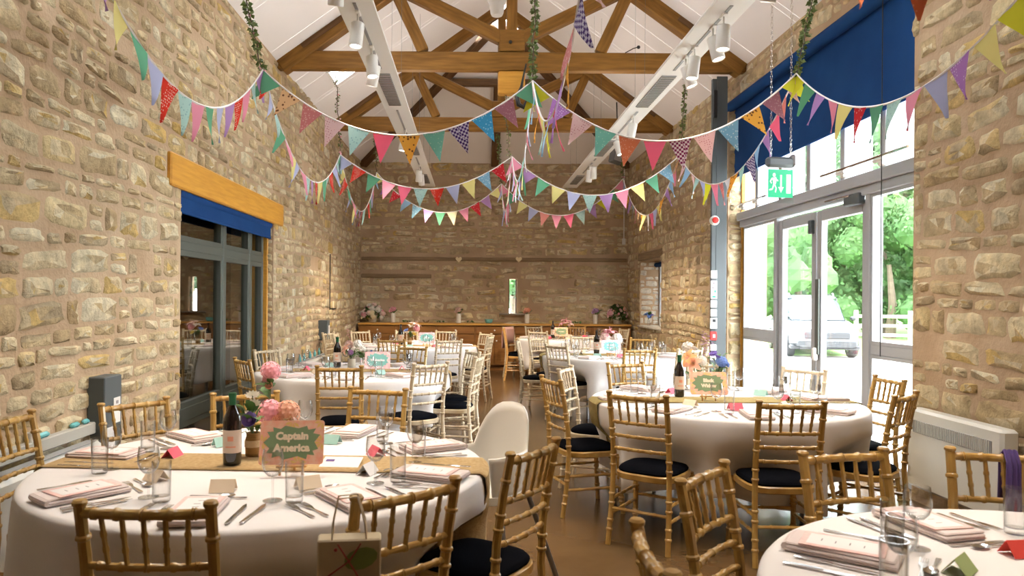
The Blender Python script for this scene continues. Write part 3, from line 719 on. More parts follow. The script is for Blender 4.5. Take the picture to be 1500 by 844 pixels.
def chair_meshes(wood):
    d = []
    # origin on the floor under the seat, front towards +y
    def post(s):
        pts = [(s*.184,-.245,0),(s*.178,-.215,.2),(s*.173,-.198,.42),(s*.172,-.205,.58),(s*.173,-.232,.76),(s*.174,-.262,.905)]
        a, b = bamboo(pts, .0165, [.10,.16,.27,.33,.52,.58,.70,.76,.90], 8)
        mb = M().tube(a, b, 8); e = Vector(pts[-1])
        return mb.lathe([(.014,-.004),(.020,.002),(.021,.010),(.016,.016),(.0,.018)], 8, e)
    for s in (-1,1): d.append(('back_post', post(s)))
    for s in (-1,1): d.append(('front_leg', tube_b([(s*.195,.195,0),(s*.185,.178,.2),(s*.178,.165,.405)], .0165, [.2,.27,.6,.67,.95])))
    def at_h(z):
        k = [(0,-.245,.184),(.2,-.215,.178),(.42,-.198,.173),(.58,-.205,.172),(.76,-.232,.173),(.905,-.262,.174)]
        for (z0,y0,x0),(z1,y1,x1) in zip(k[:-1],k[1:]):
            if z0 <= z <= z1: u = (z-z0)/(z1-z0); return y0+(y1-y0)*u, x0+(x1-x0)*u
    def rail(z, r, curve=.018, nodes=(.12,.3,.5,.7,.88)):
        y, x = at_h(z); pts = [(x*(q/4-1), y-curve*(1-(q/4-1)**2), z) for q in range(9)]
        return tube_b(pts, r, nodes)
    d.append(('top_rail', rail(.885, .0145))); d.append(('spindle_rail', rail(.735, .011)))
    d.append(('cross_rail', rail(.655, .0105))); d.append(('cross_rail', rail(.575, .0105)))
    for i in range(5):
        q = (i-2)/3.0; y0, x0 = at_h(.735); y1, x1 = at_h(.885); cv = .018*(1-q*q)
        d.append(('spindle', tube_b([(x0*q*.93,y0-cv,.735),(x1*q,y1-cv,.885)], .0078, [.33,.62], 6)))
    out = []
    for k in range(24):
        t = 2*PI*k/24; c, s = math.cos(t), math.sin(t)
        x = math.copysign(abs(c)**.55, c)*(.197+.010*s); y = math.copysign(abs(s)**.55, s)*.198-.004; out.append((x, y))
    sc = lambda o, k: [(x*k, y*k) for x, y in o]
    fr = M(); n = 24; rings = [(sc(out,.95),.388),(sc(out,1.0),.395),(sc(out,1.0),.423),(sc(out,.96),.430),(sc(out,.86),.430)]
    v = [(x,y,z) for o, z in rings for x, y in o]; f = [(i*n+k,i*n+(k+1)%n,(i+1)*n+(k+1)%n,(i+1)*n+k) for i in range(4) for k in range(n)]
    fr.add(v, f+[tuple(range(n-1,-1,-1))]); d.append(('seat_frame', fr))
    cu = M(); rings = [(sc(out,.93),.428),(sc(out,.95),.440),(sc(out,.90),.454),(sc(out,.72),.463),(sc(out,.40),.466)]
    v = [(x,y,z) for o, z in rings for x, y in o]; f = [(i*n+k,i*n+(k+1)%n,(i+1)*n+(k+1)%n,(i+1)*n+k) for i in range(4) for k in range(n)]
    cu.add(v, f+[tuple(range(4*n,5*n))]); d.append(('cushion', cu))
    ny = (.25,.5,.75)
    for s in (-1,1):
        d.append(('stretcher', tube_b([(s*.179,-.218,.18),(s*.187,.18,.18)], .0095, ny, 6))); d.append(('stretcher', tube_b([(s*.176,-.208,.27),(s*.182,.175,.27)], .0095, ny, 6)))
    d.append(('stretcher', tube_b([(-.178,-.216,.215),(.178,-.216,.215)], .0095, ny, 6))); d.append(('stretcher', tube_b([(-.186,.179,.215),(.186,.179,.215)], .0095, ny, 6)))
    return [(nm, mb.mesh(nm, MT['seat'] if nm == 'cushion' else MT[wood])) for nm, mb in d]
CH = {k: chair_meshes(k) for k in ('wood_chair','wood_daylit','wood_orange')}
FIN = {'wood_chair':'gold ballroom chair', 'wood_daylit':'pale daylit chair', 'wood_orange':'honey orange chair'}
PROTO = {}
def chair(T, brg, r, where, fin='wood_chair', twist=0, yaw=None):
    """chair whose back stands r from the table centre at bearing brg (0 = towards the camera)"""
    cx, cy = TB[T][0], TB[T][1]; a = R(brg); d = Vector((math.sin(a), -math.cos(a)))
    rz = math.atan2(-d.y, -d.x)-PI/2+R(twist)
    fwd = Vector((-math.sin(rz), math.cos(rz)))
    pos = Vector((cx, cy))+d*r+fwd*.26
    lab = '%s %s' % (FIN[fin], where)
    grp = 'chairs around '+TB[T][3]
    if fin not in PROTO:
        t = empty('ballroom_chair', (pos.x,pos.y,0), rz, label=lab, cat='chair', group=grp)
        for nm, me in CH[fin]: part(nm, me, t)
        PROTO[fin] = t; return t
    t = copy_tree(PROTO[fin], (pos.x,pos.y,0), rz, label=lab, cat='chair', group=grp); return t
# ================================================================== tables
#        x     y     runner angle, name
TB = {'T1': (-.865, 3.15, -2, 'the table by the high chair'),
      'T2': (1.78, 5.22, 2, 'the table by the glass doors'),
      'T3': (1.63, 1.63, 0, 'the table by the white radiator'),
      'T4': (-1.14, 7.12, 2, 'the table by the dark window'),
      'T5': (-.85, 10.85, 0, 'the table near the flower mound'),
      'T6': (1.80, 9.35, 0, 'the table by the steel column'),
      'T7': (1.72, 13.15, 0, 'the last table by the cabinets')}
# chairs: table, bearing, distance of the back, where
SEATS = [
 dict(a=('T1', 0, 1.19, 'with its back to us, left of the cream bag chair'), t=0),
 dict(a=('T1', 34, 1.22, 'that carries the cream paper bag'), t=6),
 dict(a=('T1', 70, 1.17, 'turned sideways in front of the white high chair'), t=-14),
 dict(a=('T1', 167, 1.33, 'facing the camera across the table, beside the high chair'), t=0),
 dict(a=('T1', -158, 1.13, 'half hidden behind the nearest wine bottle and flowers'), t=0),
 dict(a=('T1', -128, 1.13, 'before the grey wall box'), t=0),
 dict(a=('T1', -98, 1.23, 'cut off by the frame beside the cream wall heater'), t=8),
 dict(a=('T2', -41, 1.25, 'with its back to us beside the hanging olive runner'), t=6),
 dict(a=('T2', -2, 1.22, 'with its back to us, middle of the glass door table'), t=0),
 dict(a=('T2', 43, 1.16, 'of the glass door table standing by the white radiator'), t=-2),
 dict(a=('T2', 92, 1.20, 'between the glass door table and the stone pier'), t=0),
 dict(a=('T2', 128, 1.12, 'standing right before the glass doors', 'wood_daylit'), t=0),
 dict(a=('T2', 167, 1.20, 'behind the peach lily flowers of the glass door table', 'wood_daylit'), t=0),
 dict(a=('T2', -158, 1.22, 'behind the wine glasses of the glass door table'), t=0),
 dict(a=('T2', -122, 1.22, 'on the aisle, behind the chair at the olive runner', 'wood_daylit'), t=8),
 dict(a=('T2', -84, 1.24, 'side-on, touching the hanging olive runner'), t=10),
 dict(a=('T4', 4, 1.28, 'with its back to us at the dark window table'), t=0),
 dict(a=('T4', 40, 1.24, 'with its back to us, just beyond the high chair', 'wood_daylit'), t=0),
 dict(a=('T4', 82, 1.22, 'side-on at the dark window table\'s aisle end, nearer one', 'wood_daylit'), t=-4),
 dict(a=('T4', 112, 1.24, 'at the dark window table\'s aisle end, farther one', 'wood_daylit'), t=0),
 dict(a=('T4', 157, 1.22, 'facing us across the dark window table'), t=0),
 dict(a=('T4', -118, 1.12, 'by the wall just past the dark window', 'wood_daylit'), t=0),
 dict(a=('T4', -52, 1.10, 'standing close to the dark window glass'), t=0),
 dict(a=('T5', -9, 1.28, 'with its back to us, middle of the flower mound table', 'wood_chair'), t=0),
 dict(a=('T5', 24, 1.36, 'with its back to us, aisle corner of the flower mound table', 'wood_daylit'), t=0),
 dict(a=('T5', 75, 1.15, 'side-on at the flower mound table\'s aisle end, nearer one', 'wood_daylit'), t=0),
 dict(a=('T5', 118, 1.20, 'side-on at the flower mound table\'s aisle end, farther one', 'wood_daylit'), t=0),
 dict(a=('T5', 162, 1.36, 'facing us behind the far teal sign, before the cabinets', 'wood_daylit'), t=0),
 dict(a=('T5', -170, 1.30, 'facing us behind the far wine bottle', 'wood_daylit'), t=0),
 dict(a=('T5', -137, 1.40, 'facing the camera just below the big flower mound', 'wood_daylit'), t=0),
 dict(a=('T5', -90, 1.16, 'at the wall end of the flower mound table, nearer one', 'wood_daylit'), t=0),
 dict(a=('T5', -108, 1.42, 'at the wall end of the flower mound table, farther one', 'wood_daylit'), t=0),
 dict(a=('T6', -52, 1.02, 'with its back to us, aisle corner of the column table', 'wood_daylit'), t=0),
 dict(a=('T6', -98, 1.22, 'side-on at the aisle end of the column table', 'wood_daylit'), t=0),
 dict(a=('T6', -132, 1.22, 'facing the camera at the aisle end of the column table', 'wood_daylit'), t=0),
 dict(a=('T6', 2, 1.26, 'with its back to us, middle of the column table'), t=0),
 dict(a=('T6', 28, 1.32, 'with its back to us, door side of the column table', 'wood_daylit'), t=0),
 dict(a=('T6', 84, 1.20, 'side-on between the column table and the stone wall', 'wood_daylit'), t=0),
 dict(a=('T6', 118, 1.26, 'facing us under the small deep window'), t=0),
 dict(a=('T6', 148, 1.10, 'facing the camera behind the glasses of the column table'), t=0),
 dict(a=('T6', -172, 1.38, 'facing the camera behind the flowers of the column table', 'wood_daylit'), t=0),
 dict(a=('T7', -35, 1.10, 'with its back to the camera at the last table', 'wood_daylit'), t=0),
 dict(a=('T7', -94, 1.15, 'side-on at the aisle end of the last table', 'wood_orange'), t=0),
 dict(a=('T7', -124, 1.26, 'draped with a pink cloth at the last table', 'wood_daylit'), t=0),
 dict(a=('T7', -156, 1.30, 'facing us under the slit window', 'wood_daylit'), t=0),
 dict(a=('T7', 166, 1.28, 'facing us behind the last table\'s flowers', 'wood_orange'), t=0),
 dict(a=('T7', 106, 1.10, 'side-on at the end of the wooden cabinets', 'wood_daylit'), t=0),
 dict(a=('T3', -166, 1.10, 'facing the camera across the radiator table'), t=0),
 dict(a=('T3', -130, 1.15, 'at the aisle side of the radiator table, farther one'), t=0),
 dict(a=('T3', -91, 1.22, 'at the aisle side of the radiator table, nearer one'), t=0),
 dict(a=('T3', 163, 1.13, 'with a purple cloth, before the white radiator'), t=0),
]
TZ = .75
def dent(T, r, q, t):
    """the cloth is pushed in where a seat stands against it; q = angle in the table's frame"""
    for s in SEATS:
        a = s['a']
        if a[0] != T: continue
        qa = math.atan2(-math.cos(R(a[1])), math.sin(R(a[1]))); d = abs((q-qa+PI) % (2*PI)-PI)
        k = 1-min(1, max(0, (d-.18)/.24)); k = k*k*(3-2*k)
        u = min(1, max(0, (t-.22)/.36)); u = u*u*(3-2*u)
        r = r+(min(r, a[2]-.45)-r)*k*u
    return r+.016*math.sin(13*q+r*3)*min(1,t*1.6)
def cloth_mesh(seed, hem, T):
    rng = random.Random(seed); n = 144; nf = rng.choice((9,10,11)); ph = rng.uniform(0,6)
    def fold(q): return .55*math.sin(nf*q+ph)+.3*math.sin((nf*2+1)*q+ph*2)+.15*math.sin(5*q+1)
    prof = [(0,0),(.3,0),(.6,0),(.85,0),(.903,0),(.918,-.004),(.926,-.014)]+[(None,-.014-(TZ+.0-hem)*t) for t in (.06,.14,.25,.4,.55,.7,.85,1)]
    v = []; f = []
    for i, (r, z) in enumerate(prof):
        for k in range(n):
            q = 2*PI*k/n
            if r is None:
                t = (-.014-z)/(TZ-hem); rr = .930+.008*t+(.040*t**.8)*fold(q)
                zz = z+(.05*t*(math.cos(4*q+ph)) if t > .9 else 0)*t
                rr = dent(T, rr, q, t); v.append((rr*math.cos(q), rr*math.sin(q), zz))
            else: v.append((r*math.cos(q), r*math.sin(q), z))
    m = len(prof)
    for i in range(1, m-1):
        for k in range(n): f.append((i*n+k, (i+1)*n+k, (i+1)*n+(k+1)%n, i*n+(k+1)%n))
    f.append(tuple(n+k for k in range(n)))
    mb = M(); mb.v = v[n:]; mb.f = [tuple(x-n for x in q) for q in f]
    # give the cloth an underside
    return mb, fold, ph
def runner_mesh(T, fold, ang, w=.15, drop=.42):
    """strip over the top hanging down at both ends"""
    mb = M(); s = []; 
    for t in np.linspace(-1, 1, 31): s.append((t*.91, .004, 0))
    left = [(-.936-.02*t, -.014-drop*t, 1) for t in (0,.15,.35,.6,.8,1)]; right = [(.936+.02*t, -.014-drop*t, 1) for t in (0,.15,.35,.6,.8,1)]
    path = [(x,z) for x,z,_ in reversed(left)]+[(x,z) for x,z,_ in s]+[(x,z) for x,z,_ in right]
    m = 7; v = []; f = []
    for i, (x, z) in enumerate(path):
        for j in range(m):
            yy = (j/(m-1)*2-1)*w; xx = x
            if z < -.001 or abs(x) > .88:
                lim = math.sqrt(max(.0, .945**2-yy*yy)); over = max(0, -z-.014)
                q = math.atan2(yy, math.copysign(lim, x))+R(ang)
                if z < -.001:
                    tt = over/.49; rc = dent(T, .930+.008*tt+.040*min(tt,1)**.8*fold(q), q, tt)+.012
                    xx = math.copysign(math.sqrt(max(.01, rc*rc-yy*yy)), x)
                else: xx = math.copysign(min(abs(x), lim-.02), x)
            v.append((xx, yy, z))
    for i in range(len(path)-1):
        for j in range(m-1): f.append((i*m+j, i*m+j+1, (i+1)*m+j+1, (i+1)*m+j))
    return mb.add(v, f)
leg_me = M().tube([(0,0,0),(0,0,.70)], .016, 8).mesh('leg', MT['dark_steel'])
top_me = M().lathe([(.0,.70),(.86,.70),(.875,.705),(.875,.735),(.87,.74),(0,.74)], 48).mesh('table_top', MT['cabinet'])
FOLD = {}
for i, (k, (x, y, ang, nm)) in enumerate(TB.items()):
    t = empty('round_table', (x,y,0), label='round banquet table hidden under the white cloth of '+nm, cat='table', group='round tables')
    part('table_top', top_me, t)
    for q in range(4): a = PI/4+q*PI/2; part('leg', leg_me, t, (.55*math.cos(a),.55*math.sin(a),0))
    mb, fold, ph = cloth_mesh(40+i, {'T2':.25}.get(k,.26), k); FOLD[k] = fold
    c = mb.build('tablecloth', MT['cloth'], loc=(x,y,TZ), label='white linen cloth hanging in folds over '+nm, cat='tablecloth', group='white tablecloths', ang=70)
    sol = c.modifiers.new('thickness', 'SOLIDIFY'); sol.thickness = .003; sol.offset = -1
    rm = 'hessian_olive' if k in ('T2','T6') else 'hessian'
    rn = runner_mesh(k, fold, ang).build('table_runner', MT[rm], loc=(x,y,TZ+.002), rot=(0,0,R(ang)), label='brown hessian runner laid across %s' % nm, cat='runner', group='hessian runners')
    sol = rn.modifiers.new('thickness', 'SOLIDIFY'); sol.thickness = .002; sol.offset = 1
for s in SEATS: chair(*s['a'], twist=s['t'])
# ------------------------------------------------------------------ white high chair
hc = empty('high_chair', (.08,3.60,0), R(148), label='white plastic high chair with steel legs at the table corner', cat='high chair')
def bucket():
    """one moulded shell: tall rounded back running into low sides"""
    mb = M(); nx, nz = 28, 8; v = []; f = []
    for i in range(nz+1):
        t = i/nz
        for k in range(nx+1):
            q = (k/nx*2-1)*PI*.80; c, s = math.cos(q), math.sin(q)          # q = 0 at the middle of the back
            x = math.copysign(abs(s)**.75, s)*(.165+.008*t); y = -math.copysign(abs(c)**.75, c)*(.165+.05*t)
            b = max(0, 1-(abs(q)/1.02)**2.0); h = .19+.21*b**.72
            v.append((x, y-.03*t*b, .53+h*t))
    for i in range(nz):
        for k in range(nx): f.append((i*(nx+1)+k, i*(nx+1)+k+1, (i+1)*(nx+1)+k+1, (i+1)*(nx+1)+k))
    return mb.add(v, f)
o = bucket().build('backrest', MT['plastic_white'], hc); sm = o.modifiers.new('thickness','SOLIDIFY'); sm.thickness = .012
o_ = [(math.copysign(abs(math.sin(q))**.75,math.sin(q))*.172, -math.copysign(abs(math.cos(q))**.75,math.cos(q))*.172) for q in [2*PI*k/28 for k in range(28)]]
M().prism(o_, .50, .535).build('seat', MT['plastic_white'], hc)
M().bbox((0,.165,.60),(.05,.02,.15),.008).build('crotch_post', MT['plastic_white'], hc)
for sx in (-1,1):
    for sy in (-1,1):
        M().tube([(sx*.15,sy*.13,.51),(sx*.27,sy*.27,.012)], .0135, 10).build('leg', MT['hc_leg'], hc)
# ------------------------------------------------------------------ cream bag hanging on a chair post
bagpos = Vector((-.355,2.015,.0))
bg = empty('paper_bag', (-.325,1.985,.72), R(8), label='cream paper gift bag with leaf print hanging from a chair back', cat='bag')
M().bbox((0,-.03,.0),(.165,.06,.22),.004).build('bag_body', MT['bag'], bg)
pm = M()
for (x, z, a, b, an) in ((.03,.06,.045,.028,.3),(.02,-.03,.03,.018,2.2),(-.05,-.05,.03,.016,1.0)):
    pm = M(); pm.prism([(x+math.cos(t)*a*math.cos(an)-math.sin(t)*b*math.sin(an), z+math.cos(t)*a*math.sin(an)+math.sin(t)*b*math.cos(an)) for t in [2*PI*k/12 for k in range(12)]], .061, .062, Matrix.Rotation(R(90),4,'X'))
    pm.build('leaf_print', MT['bag_green'], bg, smooth=False)
pm = M()
pm.tube([(-.08,-.0625,.0),(0,-.0625,.055),(.03,-.0625,.10)], .002, 5).tube([(-.03,-.0625,.10),(.02,-.0625,.02),(.06,-.0625,-.10)], .002, 5)
for p in ((-.035,.085),(.02,-.02),(.0,-.02),(-.01,-.07)): pm.blob((p[0],-.062,p[1]), .005, 6, 4)
pm.build('ribbon_print', MT['bag_red'], bg)
for y in (-.055,-.006):
    M().tube([(-.045,y,.10),(-.043,y,.15),(-.03,y*.6-.005,.212),(.02,y*.6-.005,.215),(.04,y,.15),(.045,y,.10)], .0025, 6).build('handle', MT['twine'], bg)
# draped cloths on chairs
def drape(name, pos, rz, w, h0, h1, m, lab, cat='cloth'):
    mb = M(); nx = 8; rows = []
    prof = [(.05,-.3*(h1-h0)*1.0+h1*0),]
    pts = [(.035,h1-h0*0-.30),(.038,h1-.16),(.036,h1-.04),(.0,h1),(-.036,h1-.03),(-.04,h1-(h1-h0)*.5),(-.045,h0)]
    for y, z in pts: rows.append([(w*(k/nx-.5), y+.006*math.sin(k*2.1+z*9), z) for k in range(nx+1)])
    v = [p for r_ in rows for p in r_]; f = [(i*(nx+1)+k,i*(nx+1)+k+1,(i+1)*(nx+1)+k+1,(i+1)*(nx+1)+k) for i in range(len(rows)-1) for k in range(nx)]
    o = mb.add(v, f).build(name, m, loc=(pos[0],pos[1],0), rot=(0,0,rz), label=lab, cat=cat)
    sm = o.modifiers.new('thickness','SOLIDIFY'); sm.thickness = .006; return o
a = R(-124); c_ = Vector((TB['T7'][0]+math.sin(a)*1.26, TB['T7'][1]-math.cos(a)*1.26)); d_ = Vector((math.sin(a),-math.cos(a)))
drape('draped_cloth', (c_.x,c_.y), math.atan2(-d_.y,-d_.x)-PI/2, .30, .52, .915, MT['pink_cloth'], 'pink cloth draped over a chair back at the last table')
a = R(163); c_ = Vector((TB['T3'][0]+math.sin(a)*1.13, TB['T3'][1]-math.cos(a)*1.13)); d_ = Vector((math.sin(a),-math.cos(a)))
drape('purple_scarf', (c_.x+.02,c_.y), math.atan2(-d_.y,-d_.x)-PI/2, .045, .72, .915, MT['purple_cloth'], 'purple scarf hanging over a chair rail before the white radiator', 'scarf')
# ================================================================== tableware
def lathe_me(name, prof, m, n=20, cap0=True, cap1=False): return M().lathe(prof, n, cap0=cap0, cap1=cap1).mesh(name, m, ang=60)
G = MT['crystal']
wine_parts = [('bowl', lathe_me('bowl', [(.004,.083),(.018,.088),(.031,.103),(.0375,.125),(.037,.150),(.033,.180),(.0318,.180),(.0355,.150),(.036,.125),(.0295,.104),(.017,.0895),(.0,.087)], G, 20)),
              ('stem', lathe_me('stem', [(.0048,.004),(.0036,.02),(.0034,.06),(.0048,.083)], G, 10, cap1=True)),
              ('foot', lathe_me('foot', [(.034,0),(.034,.0025),(.018,.004),(.005,.008)], G, 20, cap1=True))]
tumbler_me = lathe_me('tumbler', [(.027,0),(.030,.004),(.0325,.14),(.0305,.14),(.0285,.02),(0,.017)], G, 20)
gob_me = lathe_me('goblet', [(.031,0),(.031,.003),(.006,.007),(.0055,.045),(.02,.052),(.036,.075),(.040,.105),(.036,.135),(.0345,.135),(.038,.105),(.034,.076),(.018,.056),(0,.053)], G, 20)
S_ = MT['steel']
def cutlery():
    hl = .10
    handle = [(-.006,-.10),(.006,-.10),(.0065,-.09),(.004,-.03),(.0035,.0),(-.0035,.0),(-.004,-.03),(-.0065,-.09)]
    fk = M().prism(handle, 0, .003)
    fk.prism([(-.0035,0),(.0035,0),(.011,.028),(.012,.045),(-.012,.045),(-.011,.028)], .001, .0035)
    for x in (-.0098,-.0035,.0035,.0098): fk.prism([(x-.0018,.045),(x+.0018,.045),(x+.0011,.088),(x-.0011,.088)], .002, .004)
    kn = M().bbox((0,-.06,.003),(.013,.10,.006),.002).prism([(-.006,-.01),(.006,-.01),(.010,.03),(.010,.08),(.0,.115),(-.006,.09)], .002, .0035)
    sp = M().prism(handle, 0, .003)
    v = []; f = []; n = 14
    for i, (s, z) in enumerate(((1,.004),(.75,.0),(.3,-.001))):
        for k in range(n): t = 2*PI*k/n; v.append((math.cos(t)*.0185*s, .032+math.sin(t)*.03*s, z+.002))
    for i in range(2):
        for k in range(n): f.append((i*n+k,i*n+(k+1)%n,(i+1)*n+(k+1)%n,(i+1)*n+k))
    sp.add(v, f+[tuple(range(2*n,3*n))])
    return fk.mesh('fork', S_), kn.mesh('knife', S_), sp.mesh('spoon', S_)
fork_me, knife_me, spoon_me = cutlery()
def napkin_me(m):
    mb = M()
    for i, (z, dx, s) in enumerate(((0,0,1),(.008,.003,.985),(.016,-.002,.97))):
        mb.bbox((dx,dx,z+.004),(.150*s,.285*s,.0085),.004)
    v = []; n = 10                                                  # rounded folded edge towards the diner
    mb.tube([(-.072,-.138,.012),(-.02,-.142,.013),(.03,-.140,.012),(.072,-.138,.012)], .0115, 8)
    return mb.mesh('napkin', m)
nap = {k: napkin_me(MT[k]) for k in ('napkin','napkin_white')}
menu_me = M().bbox((0,0,.0015),(.135,.215,.003),.001).mesh('menu_card', MT['p_pinkdot'])
MT['menu_border'] = mat('pink_menu_border', (.80,.46,.44), .6, col2=(.82,.60,.54), scale=60)
menu_me = M().bbox((0,0,.0015),(.135,.215,.003),.001).mesh('menu_card', MT['menu_border'])
panel_me = M().prism([(-.05,-.09),(.05,-.09),(.05,.09),(-.05,.09)], .003, .0034).mesh('white_panel', MT['card'], smooth=False)
print_me = M()
for i in range(4): print_me.box((.004*(i%2),-.055+.036*i,.0037),(.022,.003,.0004))
print_me = print_me.mesh('print', MT['ink_grey'], smooth=False)
def tent_me(m):
    mb = M(); w, h, d = .09, .042, .032; t = .0012
    mb.prism([(-d,0),(0,h),(d,0),(d-t*1.5,0),(0,h-t*2.2),(-d+t*1.5,0)], -w/2, w/2, Matrix(((0,0,1,0),(1,0,0,0),(0,1,0,0),(0,0,0,1))))
    return mb.mesh('place_card', m, smooth=False)
tent = {k: tent_me(MT[k]) for k in ('card_teal','card_pink','card_cream','card_red','card_green','card')}
TCOL = {'card_teal':'teal','card_pink':'hot pink','card_cream':'cream','card_red':'red','card_green':'sage green','card':'white'}
def place_name(b):
    b = (b+180) % 360-180
    for lim, n in ((-157,'far'),(-112,'far window-corner'),(-67,'window-side'),(-22,'near window-corner'),(22,'near'),(67,'near door-corner'),(112,'door-side'),(157,'far door-corner'),(181,'far')):
        if b < lim: return n
def setting(T, b, r0=.72, card='card_cream', napk='napkin', jitter=.012, menu=True, rng=None, skip=()):
    cx, cy, _, nm = TB[T]; a = R(b); d = Vector((math.sin(a),-math.cos(a))); e = Vector((-d.y, d.x))
    # e is the diner's right hand: facing the centre
    e = Vector((math.cos(a), math.sin(a)))
    z = TZ+.003; pl = place_name(b); where = '%s place, %s' % (pl, nm)
    rz = math.atan2(-d.y,-d.x)-PI/2              # local +y points to the centre
    def P(out, side, dz=0):
        p = Vector((cx,cy))+d*(out+rng.uniform(-jitter,jitter))+e*(side+rng.uniform(-jitter,jitter)); return (p.x,p.y,z+dz)
    def vis(p):
        q = proj(p); return q is not None and -60 < q[0] < 1560 and q[1] < 930
    def put(name, me, p, rzz, label, cat, group):
        if vis(p): return inst(name, me, p, rzz, label=label, cat=cat, group=group)
    j = lambda k: rng.uniform(-k, k)
    g = nm.replace('the ','')
    pz = P(r0, 0); ra = rz+j(.12)
    if vis(pz):
        put('napkin', nap[napk], pz, ra, 'folded napkin at the '+where, 'napkin', 'folded napkins')
        if menu:
            t = empty('menu_card', (pz[0],pz[1],pz[2]+.0255), ra+j(.08), label='pink bordered menu card, '+where, cat='menu', group='menu cards')
            t2 = bpy.data.objects.new('card', menu_me); link(t2, t); part('white_panel', panel_me, t); part('print', print_me, t)
    for i, (s, w) in enumerate(((.135,'inner'),(.175,'outer'))):
        if ('knife',i) not in skip: put('dinner_knife', knife_me, P(r0-.0, s+.01*i), rz+j(.06), '%s steel knife right of the napkin, %s' % (w, where), 'knife', 'dinner knives')
        if ('fork',i) not in skip: put('dinner_fork', fork_me, P(r0-.0, -s-.01*i), rz+j(.06), '%s steel fork left of the napkin, %s' % (w, where), 'fork', 'dinner forks')
    put('dessert_spoon', spoon_me, P(r0-.205, .0), rz-PI/2+j(.1), 'dessert spoon above the napkin, '+where, 'spoon', 'dessert spoons')
    put('dessert_fork', fork_me, P(r0-.18, .0), rz+PI/2+j(.1), 'dessert fork above the napkin, '+where, 'fork', 'dessert forks')
    pw = P(r0-.16, .20)
    if vis(pw):
        t = empty('wine_glass', pw, j(3), label='stemmed wine glass at the '+where, cat='wine glass', group='wine glasses')
        for n_, me in wine_parts: part(n_, me, t)
    put('tumbler', tumbler_me, P(r0-.155, .285), j(3), 'tall straight tumbler beside the wine glass, '+where, 'tumbler', 'tumblers')
    if card: put('place_card', tent[card], P(r0-.27, -.03), rz+j(.2), '%s folded place card at the %s' % (TCOL[card], where), 'place card', 'place cards')
rg = random.Random(5)
for b, c in ((-44,'card_cream'),(-2,'card_cream'),(37,'card_cream'),(73,'card'),(114,'card_pink'),(160,'card_teal'),(-135,'card_teal'),(-97,'card_pink')): setting('T1', b, rng=rg, card=c, r0=.74)
for b, c in ((-43,'card_cream'),(-4,'card_pink'),(42,'card_cream'),(92,'card_pink'),(130,'card_teal'),(168,'card_cream'),(-140,'card_pink'),(-88,'card_cream')): setting('T2', b, rng=rg, card=c)
for b, c in ((-165,'card_red'),(-128,'card_green'),(-88,'card_cream'),(150,'card_red'),(-48,'card_cream')): setting('T3', b, rng=rg, card=c, r0=.73)
for T in ('T4','T5','T6','T7'):
    cs = ['card_teal','card_pink','card_cream','card']
    for i in range(8):
        b = -135+45*i+rg.uniform(-6,6)+{'T4':4,'T5':0,'T6':8,'T7':-4}[T]
        setting(T, b, rng=rg, card=cs[(i+ord(T[1])) % 4], napk='napkin_white' if i % 2 else 'napkin', menu=(i % 3 != 0))
# ------------------------------------------------------------------ wine bottles
bt = lathe_me('bottle_glass', [(.0,.003),(.030,.0),(.0365,.006),(.0375,.02),(.0375,.185),(.034,.205),(.022,.228),(.0150,.246),(.0142,.285),(.0155,.287),(.0155,.300),(.0,.302)], MT['bottle'], 24)
cap = lathe_me('foil_capsule', [(.0152,.252),(.0150,.285),(.0163,.287),(.0163,.302),(.0,.3035)], MT['capsule'], 20, cap0=False)
cap_d = lathe_me('foil_capsule', [(.0152,.252),(.0150,.285),(.0163,.287),(.0163,.302),(.0,.3035)], MT['bottle'], 20, cap0=False)
def arc(r, a0, a1, z0, z1, n=12):
    mb = M(); v = []; f = []
    for k in range(n+1):
        q = a0+(a1-a0)*k/n; v += [(r*math.cos(q),r*math.sin(q),z0),(r*math.cos(q),r*math.sin(q),z1)]
    for k in range(n): f.append((2*k,2*k+2,2*k+3,2*k+1))
    return mb.add(v, f)
lab = arc(.0379, -PI*.95, -.05*PI, .055, .150).mesh('paper_label', MT['label'])
lp = arc(.0382, -PI*.60, -.40*PI, .105, .125, 4); lp.add(*[(lambda q: (q.v, q.f))(arc(.0382, -PI*.68, -.32*PI, .078, .084, 6))][0])
lpm = lp.mesh('label_print', MT['label_print'])
def bottle(p, where, green=True, rz=0):
    t = empty('wine_bottle', p, rz, label='dark red wine bottle with pale label '+where, cat='wine bottle', group='wine bottles')
    part('bottle_glass', bt, t); part('foil_capsule', cap if green else cap_d, t); l_ = part('paper_label', lab, t); part('label_print', lpm, l_)
